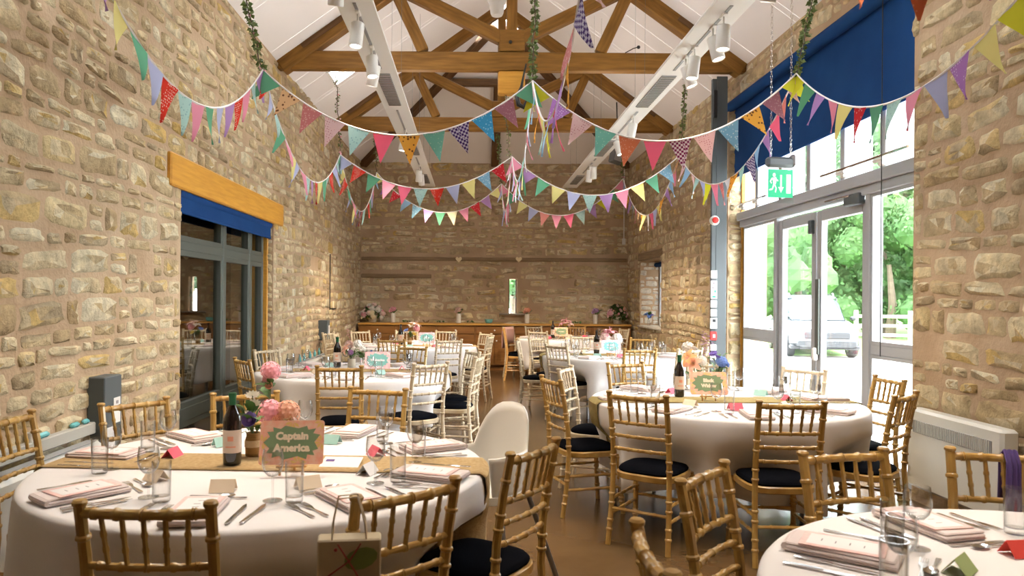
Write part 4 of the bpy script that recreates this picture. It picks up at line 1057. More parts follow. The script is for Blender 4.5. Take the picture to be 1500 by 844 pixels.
# ------------------------------------------------------------------ flowers
FM = {}
def flower_mesh(kind, m):
    k = (kind, m)
    if k in FM: return FM[k]
    rng = random.Random(hash(kind) % 1000 if False else len(kind)*7+len(m)); mb = M()
    def petal(az, el, L, w, cup=.3, off=0.0, n=4):
        # a pointed petal leaving the centre at azimuth az, elevation el
        ca, sa = math.cos(az), math.sin(az); v = []; f = []
        for i in range(n+1):
            t = i/n; wd = w*math.sin(PI*min(1,t*.9+.06))**.7; e = el+cup*(t-.3)
            rr = off+L*t*math.cos(e); zz = L*t*math.sin(e)
            for s in (-1,0,1):
                v.append((ca*rr-sa*s*wd, sa*rr+ca*s*wd, zz+abs(s)*wd*.25))
        for i in range(n):
            for j in range(2): f.append((i*3+j,i*3+j+1,(i+1)*3+j+1,(i+1)*3+j))
        mb.add(v, f)
    if kind == 'rose':
        for ring, (np_, el, L, w) in enumerate(((6,.25,.034,.017),(5,.7,.031,.016),(5,1.05,.028,.013),(3,1.3,.025,.009))):
            for i in range(np_): petal(2*PI*i/np_+ring*.5, el, L, w, .7)
        mb.blob((0,0,.012), .012, 7, 4)
    elif kind == 'hydrangea':
        for i in range(46):
            t = math.acos(1-1.55*(i+.5)/46); q = i*2.399
            c = Vector((math.sin(t)*math.cos(q), math.sin(t)*math.sin(q), math.cos(t)))*.045
            nn = c.normalized(); u = nn.orthogonal().normalized(); w = nn.cross(u)
            for j in range(4):
                a = j*PI/2+i; d1 = u*math.cos(a)+w*math.sin(a); d2 = u*math.cos(a+.8)+w*math.sin(a+.8); d3 = u*math.cos(a-.8)+w*math.sin(a-.8)
                mb.add([c, c+d3*.008+nn*.002, c+d1*.014+nn*.003, c+d2*.008+nn*.002], [(0,1,2,3)])
        mb.blob((0,0,0), .038, 8, 5)
    elif kind == 'daisy':
        for i in range(13): petal(2*PI*i/13, .15, .030, .0065, .15, .006)
        mb.blob((0,0,.003), .009, 7, 4, sq=(1,1,.5))
    elif kind == 'lily':
        for i in range(6): petal(2*PI*i/6, .75 if i % 2 else .6, .065, .017, -.9)
        for i in range(5): mb.tube([(0,0,.01),(.012*math.cos(i*1.3),.012*math.sin(i*1.3),.045)], .0012, 4)
    elif kind == 'anemone':
        for i in range(7): petal(2*PI*i/7, .35, .040, .017, .5)
        for i in range(6): petal(2*PI*i/6+.4, .65, .034, .014, .4)
        mb.blob((0,0,.012), .011, 8, 4)
    elif kind == 'sprig':
        for i in range(9):
            z = .012*i; q = i*2.2
            for j in range(5):
                a = 2*PI*j/5+i; c = Vector((.011*math.cos(q), .011*math.sin(q), z)); d = Vector((math.cos(a), math.sin(a), .3))*.011
                s = Vector((-math.sin(a), math.cos(a), 0))*.005
                mb.add([c, c+d*.6+s, c+d, c+d*.6-s], [(0,1,2,3)])
    FM[k] = mb.mesh('flower_'+kind, MT[m], ang=80); return FM[k]
def leaf_mesh(L=.06, w=.018, m='leaf'):
    k = ('leaf', L, w, m)
    if k in FM: return FM[k]
    v = []; f = []
    for i in range(6):
        t = i/5; wd = w*math.sin(PI*(t*.93+.04)); z = .25*L*math.sin(t*2)-.1*L*t*t
        for s in (-1,0,1): v.append((s*wd, L*t, z+abs(s)*wd*.35))
    for i in range(5):
        for j in range(2): f.append((i*3+j,i*3+j+1,(i+1)*3+j+1,(i+1)*3+j))
    FM[k] = M().add(v, f).mesh('leaf', MT[m]); return FM[k]
VASE = {
 'jar': ([(.030,0),(.034,.004),(.034,.075),(.030,.09),(.030,.105),(.027,.105),(.027,.09),(.0,.02)], 'jar'),
 'tin': ([(.038,0),(.040,.003),(.040,.085),(.0415,.088),(.038,.088),(.037,.02),(0,.015)], 'tin'),
 'glass': ([(.028,0),(.032,.004),(.034,.10),(.0325,.10),(.030,.01),(0,.008)], 'crystal'),
 'milk': ([(.030,0),(.036,.004),(.038,.09),(.036,.12),(.034,.12),(.034,.02),(0,.015)], 'plastic_white'),
 'white': ([(.034,0),(.036,.004),(.038,.15),(.036,.15),(.034,.02),(0,.015)], 'plastic_white'),
 'pot': ([(.08,0),(.095,.01),(.115,.17),(.12,.18),(.105,.18),(.095,.03),(0,.02)], 'tin'),
 'bottle': ([(.018,0),(.024,.004),(.024,.10),(.010,.13),(.009,.17),(.007,.17),(.007,.12),(0,.01)], 'crystal')}
def arrangement(loc, vase, flowers, label, leaves=10, name='flower_vase', spread=.06, top=None, leafL=.06, seed=1, cat='flowers', group=None, vsc=1.0, stems=True, flat=1.0):
    rng = random.Random(seed)
    t = empty(name, loc, 0, label=label, cat=cat, group=group)
    prof, m = VASE[vase]; prof = [(r*vsc, z*vsc) for r, z in prof]; vh = max(z for r, z in prof)
    M().lathe(prof, 18).build('vase', MT[m], t, ang=50)
    if vase == 'jar':
        tw = M()
        for k in range(5): tw.tube([(.0355*math.cos(q),.0355*math.sin(q),.045+.006*k) for q in [2*PI*i/16 for i in range(16)]], .003, 5, closed=True)
        tw.build('twine_binding', MT['twine'], t)
    st = M(); ns = 0
    for kind, mm, dx, dy, dz, sc, tl in flowers:
        az = math.atan2(dy, dx) if abs(dx)+abs(dy) > .01 else 0
        part('flower', flower_mesh(kind, mm), t, (dx,dy,dz), (Matrix.Rotation(az,3,'Z') @ Matrix.Rotation(R(tl),3,'Y') @ Matrix.Rotation(rng.uniform(0,6),3,'Z')).to_euler(), sc)
        if kind == 'daisy': part('flower_centre', FM.setdefault('dc', M().blob((0,0,.005), .009, 7, 4, sq=(1,1,.5)).mesh('flower_centre', MT['f_yellow'])), t, (dx,dy,dz+.003), (0,R(tl)*math.cos(az),0), sc)
        st.tube([(dx*.1,dy*.1,vh*.5),(dx*.5,dy*.5,(vh+dz)*.5+.01),(dx,dy,dz)], .0022, 5); ns += 1
    if ns: st.build('stems', MT['stem'], t)
    for i in range(leaves):
        q = rng.uniform(0,2*PI); rr = spread*rng.uniform(.2,1); z = (vh if top is None else vh+(top-vh)*rng.random())
        if flat < 1: e_ = rng.uniform(0,1.5); rr = spread*math.cos(e_)*1.25; z = vh*.45+(top-vh*.45)*math.sin(e_)*.95
        part('leaf', leaf_mesh(leafL, leafL*.3), t, (rr*math.cos(q)*.6, min(rr*math.sin(q)*.6*flat,.10), z), (rng.uniform(-.2,.9), rng.uniform(-.3,.3), q-PI/2), rng.uniform(.7,1.3))
    return t
# ------------------------------------------------------------------ table signs on easels
def burst(w, h, n=18, seed=0):
    rng = random.Random(seed); o = []
    for k in range(n*2):
        t = 2*PI*k/(n*2); e = .62
        x = math.copysign(abs(math.cos(t))**e, math.cos(t))*w; y = math.copysign(abs(math.sin(t))**e, math.sin(t))*h
        s = (1.0+rng.uniform(0,.10)) if k % 2 else .86; o.append((x*s, y*s))
    return o
def words(lines, parent, size, m, y=-.006, bold=.0022, gap=1.15, name='lettering'):
    n = len(lines)
    for i, w in enumerate(lines):
        cu = bpy.data.curves.new(name, 'FONT'); cu.body = w; cu.size = size; cu.align_x = 'CENTER'; cu.align_y = 'CENTER'
        cu.extrude = .0006; cu.offset = bold; cu.resolution_u = 2; cu.materials.append(m)
        tmp = bpy.data.objects.new('tmp', cu); COL.objects.link(tmp); bpy.context.view_layer.update()
        me = bpy.data.meshes.new_from_object(tmp.evaluated_get(bpy.context.evaluated_depsgraph_get())); bpy.data.objects.remove(tmp); me.name = name
        o = bpy.data.objects.new(name, me); link(o, parent, (0, y, ((n-1)/2-i)*size*gap), (R(90),0,0))
def sign(p, where, board, panel, lines, ink, rz=0, w=.235, h=.165, size=.045, seed=0, illegible=0):
    t = empty('table_sign', p, rz, label=where, cat='sign', group='table name signs')
    e = M()
    for x in (-.045,.045): e.tube([(x,-.03,0),(x,.0,.11)], .0055, 6)
    e.tube([(0,.07,0),(0,.004,.13)], .0055, 6).bbox((0,-.020,.034),(.12,.022,.008),.002)
    e.build('easel', MT['plywood'], t)
    b = bpy.data.objects.new('board', None); link(b, t, (0,-.012,.04+h/2), (R(-22),0,0))
    rr = .012; o = []
    for cx, cz, a0 in ((w/2-rr,h/2-rr,0),(-w/2+rr,h/2-rr,90),(-w/2+rr,-h/2+rr,180),(w/2-rr,-h/2+rr,270)):
        for k in range(5): o.append((cx+rr*math.cos(R(a0+k*22.5)), cz+rr*math.sin(R(a0+k*22.5))))
    RX = Matrix.Rotation(R(90),4,'X')
    M().prism(o, -.002, .002, RX).build('panel_board', MT[board], b, smooth=False)
    # printed petals round the border: fans at the sides and corners
    pt = M(); rng = random.Random(seed+3)
    for fx, fz in ((-.5,0),(.5,0),(0,.5),(.5,.5),(-.5,-.5),(.12,-.5)):
        for k in range(9):
            a = 2*PI*k/9+fx; L = .034; q = Vector((fx*w*.94, fz*h*.94)); d = Vector((math.cos(a), math.sin(a))); s = Vector((-d.y, d.x))*.0055
            pts = [q+d*.004, q+d*L*.6-s, q+d*L, q+d*L*.6+s]
            if all(abs(p_.x) < w/2 and abs(p_.y) < h/2 for p_ in pts): pt.prism([(p_.x,p_.y) for p_ in pts], .0021, .0026, RX)
    if pt.f: pt.build('petal_print', MT['yellow'] if board == 'coral' else MT['card'], b, smooth=False)
    M().prism(burst(w*.41, h*.37, 13, seed), .0024, .0032, RX).build('burst_print', MT[panel], b, smooth=False)
    if lines: words(lines, b, size, MT[ink], y=-.0038)
    if illegible:
        mb = M()
        for i in range(illegible):
            for k in range(7): mb.box((-.045+.015*k,-.0036,((illegible-1)/2-i)*.032),(.010,.0008,.010+.005*((k*3+i) % 3 == 0)))
        mb.build('lettering', MT[ink], b, smooth=False)
z0 = TZ+.006
bottle(onz(340,681,z0), 'beside the violet anemone, nearest table', rz=.1)
bottle(onz(995,581,z0), 'beside the peach lilies by the glass doors')
bottle(onz(494,538,z0), 'on the table by the dark window')
def tp(T, dx, dy): return Vector((TB[T][0]+dx, TB[T][1]+dy, z0))
bottle(Vector((at(587,490,11.0).x,11.0,z0)), 'on the far table below the flower mound', green=False)
bottle(Vector((at(874,490,9.45).x,9.45,z0)), 'on the table by the steel column', green=False)
bottle(Vector((at(810,478,13.2).x,13.2,z0)), 'on the last table before the cabinets', green=False)
sign(onz(428,694,z0), 'coral bordered table sign lettered in cream on green, nearest the camera', 'coral', 'green_panel', ['Captain','America'], 'ink_cream', rz=R(6), size=.041, w=.25, h=.175)
sign(onz(1037,587,z0), 'coral table sign before the peach lilies by the glass doors', 'coral', 'green_panel', ['Black','Widow'], 'ink_cream', rz=R(-4), size=.033, seed=4, w=.255)
sign(onz(553,547,z0), 'pink table sign with teal centre on the table by the dark window', 'pinkboard', 'teal_panel', ['Wolverine'], 'ink_white', rz=R(3), size=.030, seed=5)
sign(Vector((at(625,500,10.65).x,10.65,z0)), 'pink table sign with teal centre on the table below the flower mound', 'pinkboard', 'teal_panel', ['Thor'], 'ink_white', size=.036, seed=6)
sign(Vector((at(895,505,9.05).x,9.05,z0)), 'pink table sign with teal centre on the table by the steel column', 'pinkboard', 'teal_panel', None, 'ink_white', seed=7, illegible=2)
sign(Vector((at(822,490,12.9).x,12.9,z0)), 'coral table sign with green centre on the last table before the cabinets', 'coral', 'green_panel', None, 'ink_cream', seed=8, illegible=1)
# flowers of the nearest table
p = onz(371,668,z0)
arrangement(p, 'jar', [('anemone','f_purple',.0,-.045,.16,1.15,60),('hydrangea','f_white',-.03,.02,.175,.5,10),('rose','f_cream',.045,-.03,.125,.8,70),('daisy','f_white',-.02,.05,.26,1.0,40),('daisy','f_white',-.01,.03,.22,1.0,55),('sprig','f_lilac',-.06,-.03,.10,.9,150)], 'twine bound jar with a violet anemone and white daisies', leaves=22, top=.20, seed=3, spread=.07)
p = onz(410,655,z0)
arrangement(p, 'tin', [('hydrangea','f_pink',-.045,-.01,.165,1.25,25),('hydrangea','f_peach',.035,.0,.16,1.25,25),('daisy','f_blush',-.01,-.06,.11,1.0,80),('rose','f_peach',.0,-.05,.135,.8,60),('lily','f_blush',.07,-.03,.10,.8,95),('daisy','f_cream',.05,-.05,.125,.9,70)], 'cream tin can with pink and peach hydrangeas', leaves=16, top=.12, seed=5, spread=.08)
p = onz(396,640,z0)
arrangement(p, 'bottle', [('hydrangea','f_pink',.0,0,.33,1.05,10),('rose','f_peach',.0,-.02,.255,.8,60),('hydrangea','f_pink',-.02,.0,.29,.5,10)], 'slim glass bottle with a tall pink bloom above the tin can', leaves=8, top=.28, seed=6, spread=.05)
# flowers of the table by the glass doors
p = onz(1018,572,z0)
arrangement(p, 'tin', [('lily','f_orange',-.06,-.03,0.250,1.21,60),('lily','f_peach',-.03,-.05,0.215,1.21,75),('hydrangea','f_white',-.05,.03,0.330,0.99,15),('sprig','f_lilac',.05,.0,0.280,1.54,15),('sprig','f_lilac',.08,.02,0.260,1.43,25),('hydrangea','f_white',.04,-.03,0.230,0.88,30),('rose','f_white',-.01,.0,0.310,1.10,20),('sprig','f_lilac',.06,.02,0.350,1.10,10)], 'tin of peach lilies, lilac sprigs and white flowers', leaves=18, top=.26, seed=7)
p = onz(1050,572,z0)
arrangement(p, 'jar', [('anemone','f_purple',-.03,-.02,0.270,1.10,30),('hydrangea','f_blue',.03,-.01,0.220,0.99,40),('rose','f_blue',.06,-.02,0.200,0.99,70),('anemone','f_purple',-.0,.0,0.250,0.88,30)], 'jar of purple and blue flowers behind the coral sign', leaves=20, top=.25, seed=8)
p = onz(515,538,z0)
arrangement(p, 'tin', [('lily','f_peach',-.05,-.03,0.180,1.10,60),('sprig','f_pink',-.02,.0,0.230,1.54,5),('hydrangea','f_blush',-.03,.02,0.220,0.99,10),('rose','f_lilac',.0,-.04,0.140,1.21,60),('hydrangea','f_white',.06,.0,0.230,0.99,10),('sprig','f_pink',-.05,.03,0.330,0.99,0)], 'tin of peach and lilac flowers on the table by the dark window', leaves=16, top=.16, seed=9)
p = onz(532,540,z0)
arrangement(p, 'glass', [('rose','f_white',-.02,-.02,0.170,1.10,30),('hydrangea','f_white',-.01,.02,0.190,0.77,10),('anemone','f_blue',.07,-.01,0.140,1.21,60),('rose','f_blue',.09,.0,0.130,0.88,70)], 'glass jar of white and blue flowers by the dark window table sign', leaves=22, top=.14, seed=10)
arrangement(Vector((at(600,498,10.95).x,10.95,z0)), 'jar', [('anemone','f_blue',-.04,-.02,0.200,1.32,30),('rose','f_yellow',.06,-.03,0.150,1.32,40),('lily','f_blush',.08,.0,0.290,1.56,20),('hydrangea','f_pink',.10,.0,0.240,1.08,30),('sprig','f_cream',.12,.0,0.310,1.20,10),('lily','f_white',.03,.02,0.260,1.32,20)], 'jar of pink lilies and blue flowers below the flower mound', leaves=14, top=.15, seed=11)
arrangement(Vector((at(893,500,9.35).x,9.35,z0)), 'tin', [('lily','f_pink',.0,0,0.280,1.65,10),('lily','f_pink',-.03,-.02,0.260,1.43,40),('hydrangea','f_white',.09,-.02,0.210,1.32,30),('hydrangea','f_blush',-.06,-.03,0.210,1.32,30),('rose','f_white',.04,-.05,0.150,1.32,60),('hydrangea','f_white',.11,.0,0.180,1.10,40),('rose','f_cream',-.03,-.05,0.170,1.21,60)], 'tin of white and pink flowers on the table by the steel column', leaves=22, top=.16, seed=12)
arrangement(Vector((at(829,480,13.1).x,13.1,z0)), 'glass', [('lily','f_pink',.0,0,0.290,1.68,10),('lily','f_blush',.06,-.02,0.250,1.56,30),('lily','f_pink',-.06,-.02,0.250,1.32,30),('rose','f_blush',.04,-.04,0.210,1.32,40)], 'glass of pink flowers on the last table before the cabinets', leaves=12, top=.18, seed=13)
# white printed cards lying by the signs
cw = M().bbox((0,0,.001),(.15,.09,.002),.0006)
q = onz(500,680,z0); t = empty('quiz_card', (q.x,q.y,z0), R(-3), label='white card with small purple print right of the coral sign', cat='card')
part('card', M().bbox((0,0,.009),(.165,.115,.0025),.0008,Matrix.Rotation(R(9),3,'X')).mesh('card', MT['card']), t)
part('purple_print', M().bbox((-.05,.012,.0125),(.036,.024,.001),.0003,Matrix.Rotation(R(9),3,'X')).mesh('purple_print', MT['ink_purple']), t)
q = onz(448,700,z0)
q = onz(1085,581,z0); inst('quiz_card', cw.mesh('quiz_card', MT['card']), (q.x,q.y,z0), R(5), label='white card lying beside the coral sign by the glass doors', cat='card')
# ================================================================== cabinets along the far wall
CY = 14.78
x0, x1 = XL+.06, XR-.06; nU = 7; uw = (x1-x0)/nU
cab_label = ['beside the left wall, below the flower mound','second from the flower mound','third from the flower mound','below the slit window','third from the small deep window','second from the small deep window','nearest the small deep window']
M().bbox(((x0+x1)/2,(CY-.05+YB-.04)/2,.925),(x1-x0,YB-CY-.04,.04),.006).build('cabinet_worktop', MT['worktop'], label='long wooden worktop running over the cabinets along the far wall', cat='worktop')
for i in range(nU):
    t = empty('cabinet', (x0+uw*(i+.5),CY+.3,0), label='wooden base cabinet '+cab_label[i], cat='cabinet', group='cabinets along the far wall')
    M().box((0,-.01,.50),(uw-.004,.52,.80)).box((0,.03,.05),(uw-.03,.5,.10)).build('body', MT['cabinet'], t, smooth=False)
    d = M().bbox((0,-.285,.81),(uw-.05,.025,.14),.004).build('drawer', MT['cabinet'], t)
    M().lathe([(.006,0),(.008,.012),(.016,.018),(.014,.028),(0,.032)],10).build('knob', MT['knob'], d, loc=(0,-.297,.81), rot=(R(90),0,0))
    for s in (-1,1):
        w = (uw-.06)/2; cx = s*(w/2+.005)
        m_ = M().box((cx-w/2+.035,-.285,.42),(.07,.025,.6)).box((cx+w/2-.035,-.285,.42),(.07,.025,.6)).box((cx,-.285,.69),(w-.14,.025,.07)).box((cx,-.285,.16),(w-.14,.025,.08)).box((cx,-.279,.42),(w-.14,.012,.5))
        dd = m_.build('door', MT['cabinet'], t, smooth=False)
        M().lathe([(.006,0),(.008,.012),(.016,.018),(.014,.028),(0,.032)],10).build('knob', MT['knob'], dd, loc=(s*.04,-.297,.60), rot=(R(90),0,0))
wt = .947
def mound(px, vase, n, cols, lab, rad, seed, hz):
    rng = random.Random(seed); fl = []
    for i in range(n):
        q = rng.uniform(PI*.95,2.05*PI); e = rng.uniform(.0,1.45); rr = rad*math.cos(e)*rng.uniform(.9,1.08)
        k = rng.choice(('rose','rose','rose','hydrangea')); fl.append((k, rng.choice(cols), rr*math.cos(q), rr*math.sin(q)*.6, hz+rad*1.15*math.sin(e), rng.uniform(.9,1.5), math.degrees(PI/2-e)))
    return arrangement(Vector((at(px,460,15.06).x,15.06,wt)), vase, fl, lab, leaves=330, top=hz+rad*1.1, spread=rad*1.12, leafL=.07, seed=seed, vsc=.8, name='flower_arrangement', flat=.6)
mound(546, 'pot', 52, ['f_pink','f_white','f_white','f_cream','f_white','f_blush'], 'big mound of pink and white flowers on the worktop corner', .225, 31, .08)
mound(904, 'pot', 34, ['f_pink','f_peach','f_blush'], 'dark leafy mound of peach roses in a pot on the worktop', .19, 32, .15)
for px, c, w in ((576,'f_pink','next to the big flower mound'),(672,'f_blush','second from the flower mound'),(772,'f_peach','just past the slit window'),(872,'f_lilac','beside the dark leafy rose mound')):
    o = arrangement(Vector((at(px,465,15.05).x,15.05,wt)), 'white', [('rose',c,.0,-.02,.23,2.8,30),('rose',c,-.03,-.04,.22,1.8,50)], 'white cylinder vase with one bloom '+w, leaves=4, seed=int(px), leafL=.12, group='white vases on the worktop', spread=.1, vsc=1.25)
bw = M().lathe([(.03,0),(.06,.02),(.075,.06),(.073,.06),(.058,.024),(0,.008)],20)
inst('glass_bowl', bw.mesh('glass_bowl', MT['crystal'], ang=60), (at(624,470,15.0).x,15.0,wt), label='small clear glass bowl on the worktop', cat='bowl')
inst('teal_bowl', M().lathe([(.05,0),(.075,.02),(.085,.08),(.083,.08),(.07,.03),(0,.012)],20).mesh('teal_bowl', MT['teal_glass'], ang=60), (at(716,468,15.0).x,15.0,wt), label='pale teal bowl on the worktop before the slit window', cat='bowl')
for px, w in ((596,'near the flower mound'),(645,'between the first two vases'),(690,'beside the teal bowl'),(845,'right of the slit window')):
    t = empty('leaf_sprig', (at(px,470,14.98).x,14.98,wt+.005), 0, label='small green leaf sprig on the worktop '+w, cat='greenery', group='leaf sprigs on the worktop')
    rng = random.Random(px)
    for k in range(9): part('leaf', leaf_mesh(.07,.021), t, (rng.uniform(-.08,.08),rng.uniform(-.03,.03),.0), (rng.uniform(.1,.7),0,rng.uniform(0,6)))
# flowers on the deep window sill
arrangement(Vector((XR+.08,13.92,RW[2]+.01)), 'bottle', [('anemone','f_blue',-.03,0,.20,1.6,30),('anemone','f_purple',.04,0,.19,1.5,30),('anemone','f_blue',.0,-.03,.16,1.4,60)], 'teal bottle of blue flowers on the deep window sill', leaves=8, top=.2, seed=51, leafL=.08)
arrangement(Vector((XR+.14,13.15,RW[2]+.01)), 'milk', [('rose','f_cream',.0,0,.17,1.2,20),('sprig','f_yellow',-.02,0,.17,1,10)], 'white jug of pale flowers on the deep window sill', leaves=6, top=.2, seed=52, vsc=1.3)
# branch before the slit window
arrangement(Vector(((SLIT[0]+SLIT[1])/2,YB-.08,SLIT[2]+.003)), 'bottle', [('sprig','f_white',.0,0,.34,1.2,5),('sprig','f_white',-.03,0,.26,1.2,20),('sprig','f_white',.03,0,.46,1.2,5)], 'slim bottle of leafy stems before the slit window', leaves=16, top=.55, seed=53, leafL=.06, spread=.05, vsc=.8)
# ================================================================== heaters, boxes along the walls
def radiator(name, X, ya, yb, zb, zt, side, label):
    """convector heater on a side wall; side -1 = on the right wall facing -x"""
    d = .11; t = empty(name, (X,(ya+yb)/2,zb), label=label, cat='heater'); L = yb-ya; h = zt-zb
    M().bbox((side*d/2,0,h/2),(d,L,h),.018).build('casing', MT['heater'], t)
    gz = h-.12
    M().bbox((side*(d+.001),0,gz),(.006,L-.16,.085),.002).build('grille_back', MT['grille'], t)
    sl = M()
    for k in range(int((L-.2)/.018)): sl.box((side*(d+.006),-L/2+.1+k*.018,gz),(.006,.006,.078))
    sl.build('grille_slats', MT['heater'], t, smooth=False)['kind'] = 'stuff'
    M().bbox((side*d*.5,L/2+.004,h*.75),(.06,.02,.05),.006).build('thermostat', MT['white'], t)
    return t
ya = onx(1480,625,XR-.12).y; yb = onx(1338,600,XR-.12).y
radiator('convector_heater', XR-.06, ya, yb, .17, .715, -1, 'white wall convector heater with grey grille under the stone pier')
t = empty('storage_heater', (XL+.06,3.5,.08), label='long cream wall heater with rounded end behind the nearest table', cat='heater')
M().bbox((.05,0,.26),(.10,1.9,.52),.04).build('casing', MT['heater'], t)
M().bbox((.05,0,.525),(.06,1.7,.006),.002).build('top_grille', MT['grille'], t)
t = empty('storage_heater', (XL+.06,10.3,.08), label='long cream wall heater beyond the dark window', cat='heater')
M().bbox((.05,0,.26),(.10,1.9,.52),.04).build('casing', MT['heater'], t); M().bbox((.05,0,.525),(.06,1.7,.006),.002).build('top_grille', MT['grille'], t)
M().bbox((XL+.035,3.75,.655),(.05,1.5,.07),.006).build('wall_ledge', MT['ledge'], label='narrow grey ledge on the wall above the near heater', cat='ledge')
for i, (y, w) in enumerate(((3.98,'nearest the camera'),(4.30,'middle one'),(4.42,'beside the grey box'))):
    inst('teal_ornament', M().bbox((0,0,.015),(.03,.10-.02*i,.03),.010).mesh('teal_ornament', MT['teal_glass']), (XL+.036,y,.69), label='small teal glass ornament on the grey ledge, '+w, cat='ornament', group='teal ornaments on the ledge')
inst('tealight_cup', M().lathe([(.022,0),(.026,.05),(.024,.05),(.02,.008),(0,.006)],14).mesh('tealight_cup', MT['plastic_white']), (XL+.04,3.86,.69), label='small white cup on the grey wall ledge', cat='cup')
for i, y in enumerate((9.6,9.85,10.2,10.5,10.8)):
    inst('teal_bottle', M().lathe([(.014,0),(.02,.008),(.02,.055),(.008,.07),(.008,.095),(0,.095)],12).mesh('teal_bottle', MT['teal_glass']), (XL+.11,y,.61), label='small teal glass bottle on the far wall heater, %s' % ('nearest of five','second of five','middle of five','fourth of five','farthest of five')[i], cat='bottle', group='teal bottles on the far heater')
t = empty('electric_box', (XL+.055,4.61,.30), label='tall grey electric box on the wall with white papers', cat='electric box')
M().bbox((0,0,.33),(.11,.22,.66),.006).build('case', MT['steel_grey'], t)
M().bbox((.056,.045,.44),(.003,.085,.16),.001).build('paper', MT['card'], t); M().bbox((.056,-.03,.27),(.003,.10,.15),.001).build('paper', MT['card'], t)
M().box((.058,.045,.49),(.001,.03,.02)).build('print', MT['ink_grey'], t, smooth=False)
p = at(493,488,11.3)
t = empty('electric_box', (XL+.07,11.35,.80), label='small grey box on the wall past the dark window', cat='electric box')
M().bbox((0,0,.15),(.14,.20,.30),.006).build('case', MT['steel_grey'], t); M().bbox((.072,.03,.16),(.003,.08,.12),.001).build('paper', MT['card'], t)
t = empty('wall_sconce', (XL+.05,11.9,1.25), label='slim dark metal candle sconce on the far wall stones', cat='sconce')
M().tube([(0,0,0),(0,0,.9)], .008, 6).lathe([(.01,0),(.05,.01),(.055,.025),(0,.03)],12,(.05,0,0)).build('bracket', MT['black'], t)
M().lathe([(.018,.03),(.018,.14),(0,.142)],10,(.05,0,0)).build('candle', MT['f_cream'], t)
MT['fill_glow'] = mat('ceiling_fill_glow', (1,.92,.84), .3, emit=1.2)  # glow added on the beam tops to brighten the ceiling
CEILING_FILL_W = 26.0
# ================================================================== bunting
HK = {('L',0):(-1.62,5.65,3.20),('C',0):(.45,5.65,3.13),('R',0):(2.47,5.65,3.20),
      ('L',1):(-1.60,8.85,3.17),('C',1):(.46,8.85,3.16),('R',1):(2.47,8.85,3.19),
      ('L',2):(-1.58,12.05,3.50),('C',2):(.46,12.05,3.33),('R',2):(2.45,12.05,3.43),
      ('L',-1):(-1.64,2.45,3.465),('C',-1):(.45,2.45,3.25),('R',-1):(2.47,2.45,3.51)}
def pennant_mesh(i):
    rng = random.Random(i); v = []; f = []; w, h = .172, .225; n = 5
    a, ph, tw = rng.uniform(-.010,.010), rng.uniform(0,6), rng.uniform(-.25,.25)
    for r_ in range(n+1):
        t = r_/n; ww = w*(1-t)
        for k in (-1,0,1):
            x = k*ww/2; y = .012*math.sin(t*3+ph)*t+a*k+tw*x*t; v.append((x, y, -h*t))
    for r_ in range(n):
        for k in range(2): f.append((r_*3+k, (r_+1)*3+k, (r_+1)*3+k+1, r_*3+k+1))
    m2 = len(v); v2 = [(x,y+.0012,z) for x,y,z in v]
    return v+v2, f+[tuple(q+m2 for q in reversed(p)) for p in f]
PVAR = [pennant_mesh(i) for i in range(5)]; PM = {}
def pmesh(m, i):
    if (m, i) not in PM:
        mb = M(); mb.v = list(PVAR[i][0]); mb.f = list(PVAR[i][1]); PM[(m,i)] = mb.mesh('pennant', MT[m])
    return PM[(m,i)]
CYC = ['p_green','p_lav','p_reddot','p_aqua','p_pink','p_green','p_lav','p_lilac','p_reddot','p_pink','p_aqua','p_lilac']
CYC2 = ['p_lime','p_green','p_lilac','p_pink','p_yellow','p_redsprig','p_green','p_aqua','p_pink','p_lav','p_lilacdot','p_yellow']
def garland(a, b, sag, cols, label, step=.194, seed=1, off=.5):
    rng = random.Random(seed); A, B = Vector(a), Vector(b)
    def P(t): return A.lerp(B, t)-Vector((0,0,4*sag*t*(1-t)))
    N = 60; pts = [P(i/N) for i in range(N+1)]; cum = [0]
    for p, q in zip(pts[:-1], pts[1:]): cum.append(cum[-1]+(q-p).length)
    t = empty('bunting', A, label=label, cat='bunting', group='strings of bunting')
    tp_ = M()
    for i in range(N):          # flat tape
        p, q = pts[i]-A, pts[i+1]-A
        tp_.tube([p, q], .0065, 4, caps=False)
    tp_.build('tape', MT['ribbon'], t)
    s = step*off; i = 0
    while s < cum[-1]-step*.3:
        j = max(k for k in range(N+1) if cum[k] <= s); j = min(j, N-1); u = (s-cum[j])/max(cum[j+1]-cum[j],1e-6)
        p = pts[j].lerp(pts[j+1], u)-A; x = (pts[min(j+2,N)]-pts[max(j-1,0)]).normalized()
        # hang mostly across the tape, pulled a little towards plumb
        g = Vector((0,0,-1)); dn = (g-x*g.dot(x)); dn = dn.normalized() if dn.length > .05 else Vector((0,0,-1))
        along = abs(B.y-A.y) > 1; dn = (dn*.25+g*.75).normalized() if along else (dn*.8+g*.2).normalized(); z = -dn; y = z.cross(x).normalized()
        Rm = Matrix((x, y, x.cross(y))).transposed()
        tw = Matrix.Rotation(rng.uniform(-.3,.3), 3, x)
        o = bpy.data.objects.new('pennant', pmesh(cols[i % len(cols)], rng.randrange(5))); COL.objects.link(o); o.parent = t
        o.matrix_local = Matrix.Translation(p) @ (tw @ Rm).to_4x4()
        s += step; i += 1
r1l = ['p_green','p_peach','p_rose','p_pinkdot','p_aqua','p_hot','p_orange','p_teal','p_purcheck','p_blue','p_mauve']
r1r = ['p_lime','p_lilacdot','p_pinkdot','p_teal','p_orangered','p_hot','p_magcheck','p_pinkdot','p_bluef','p_orange','p_mauve']
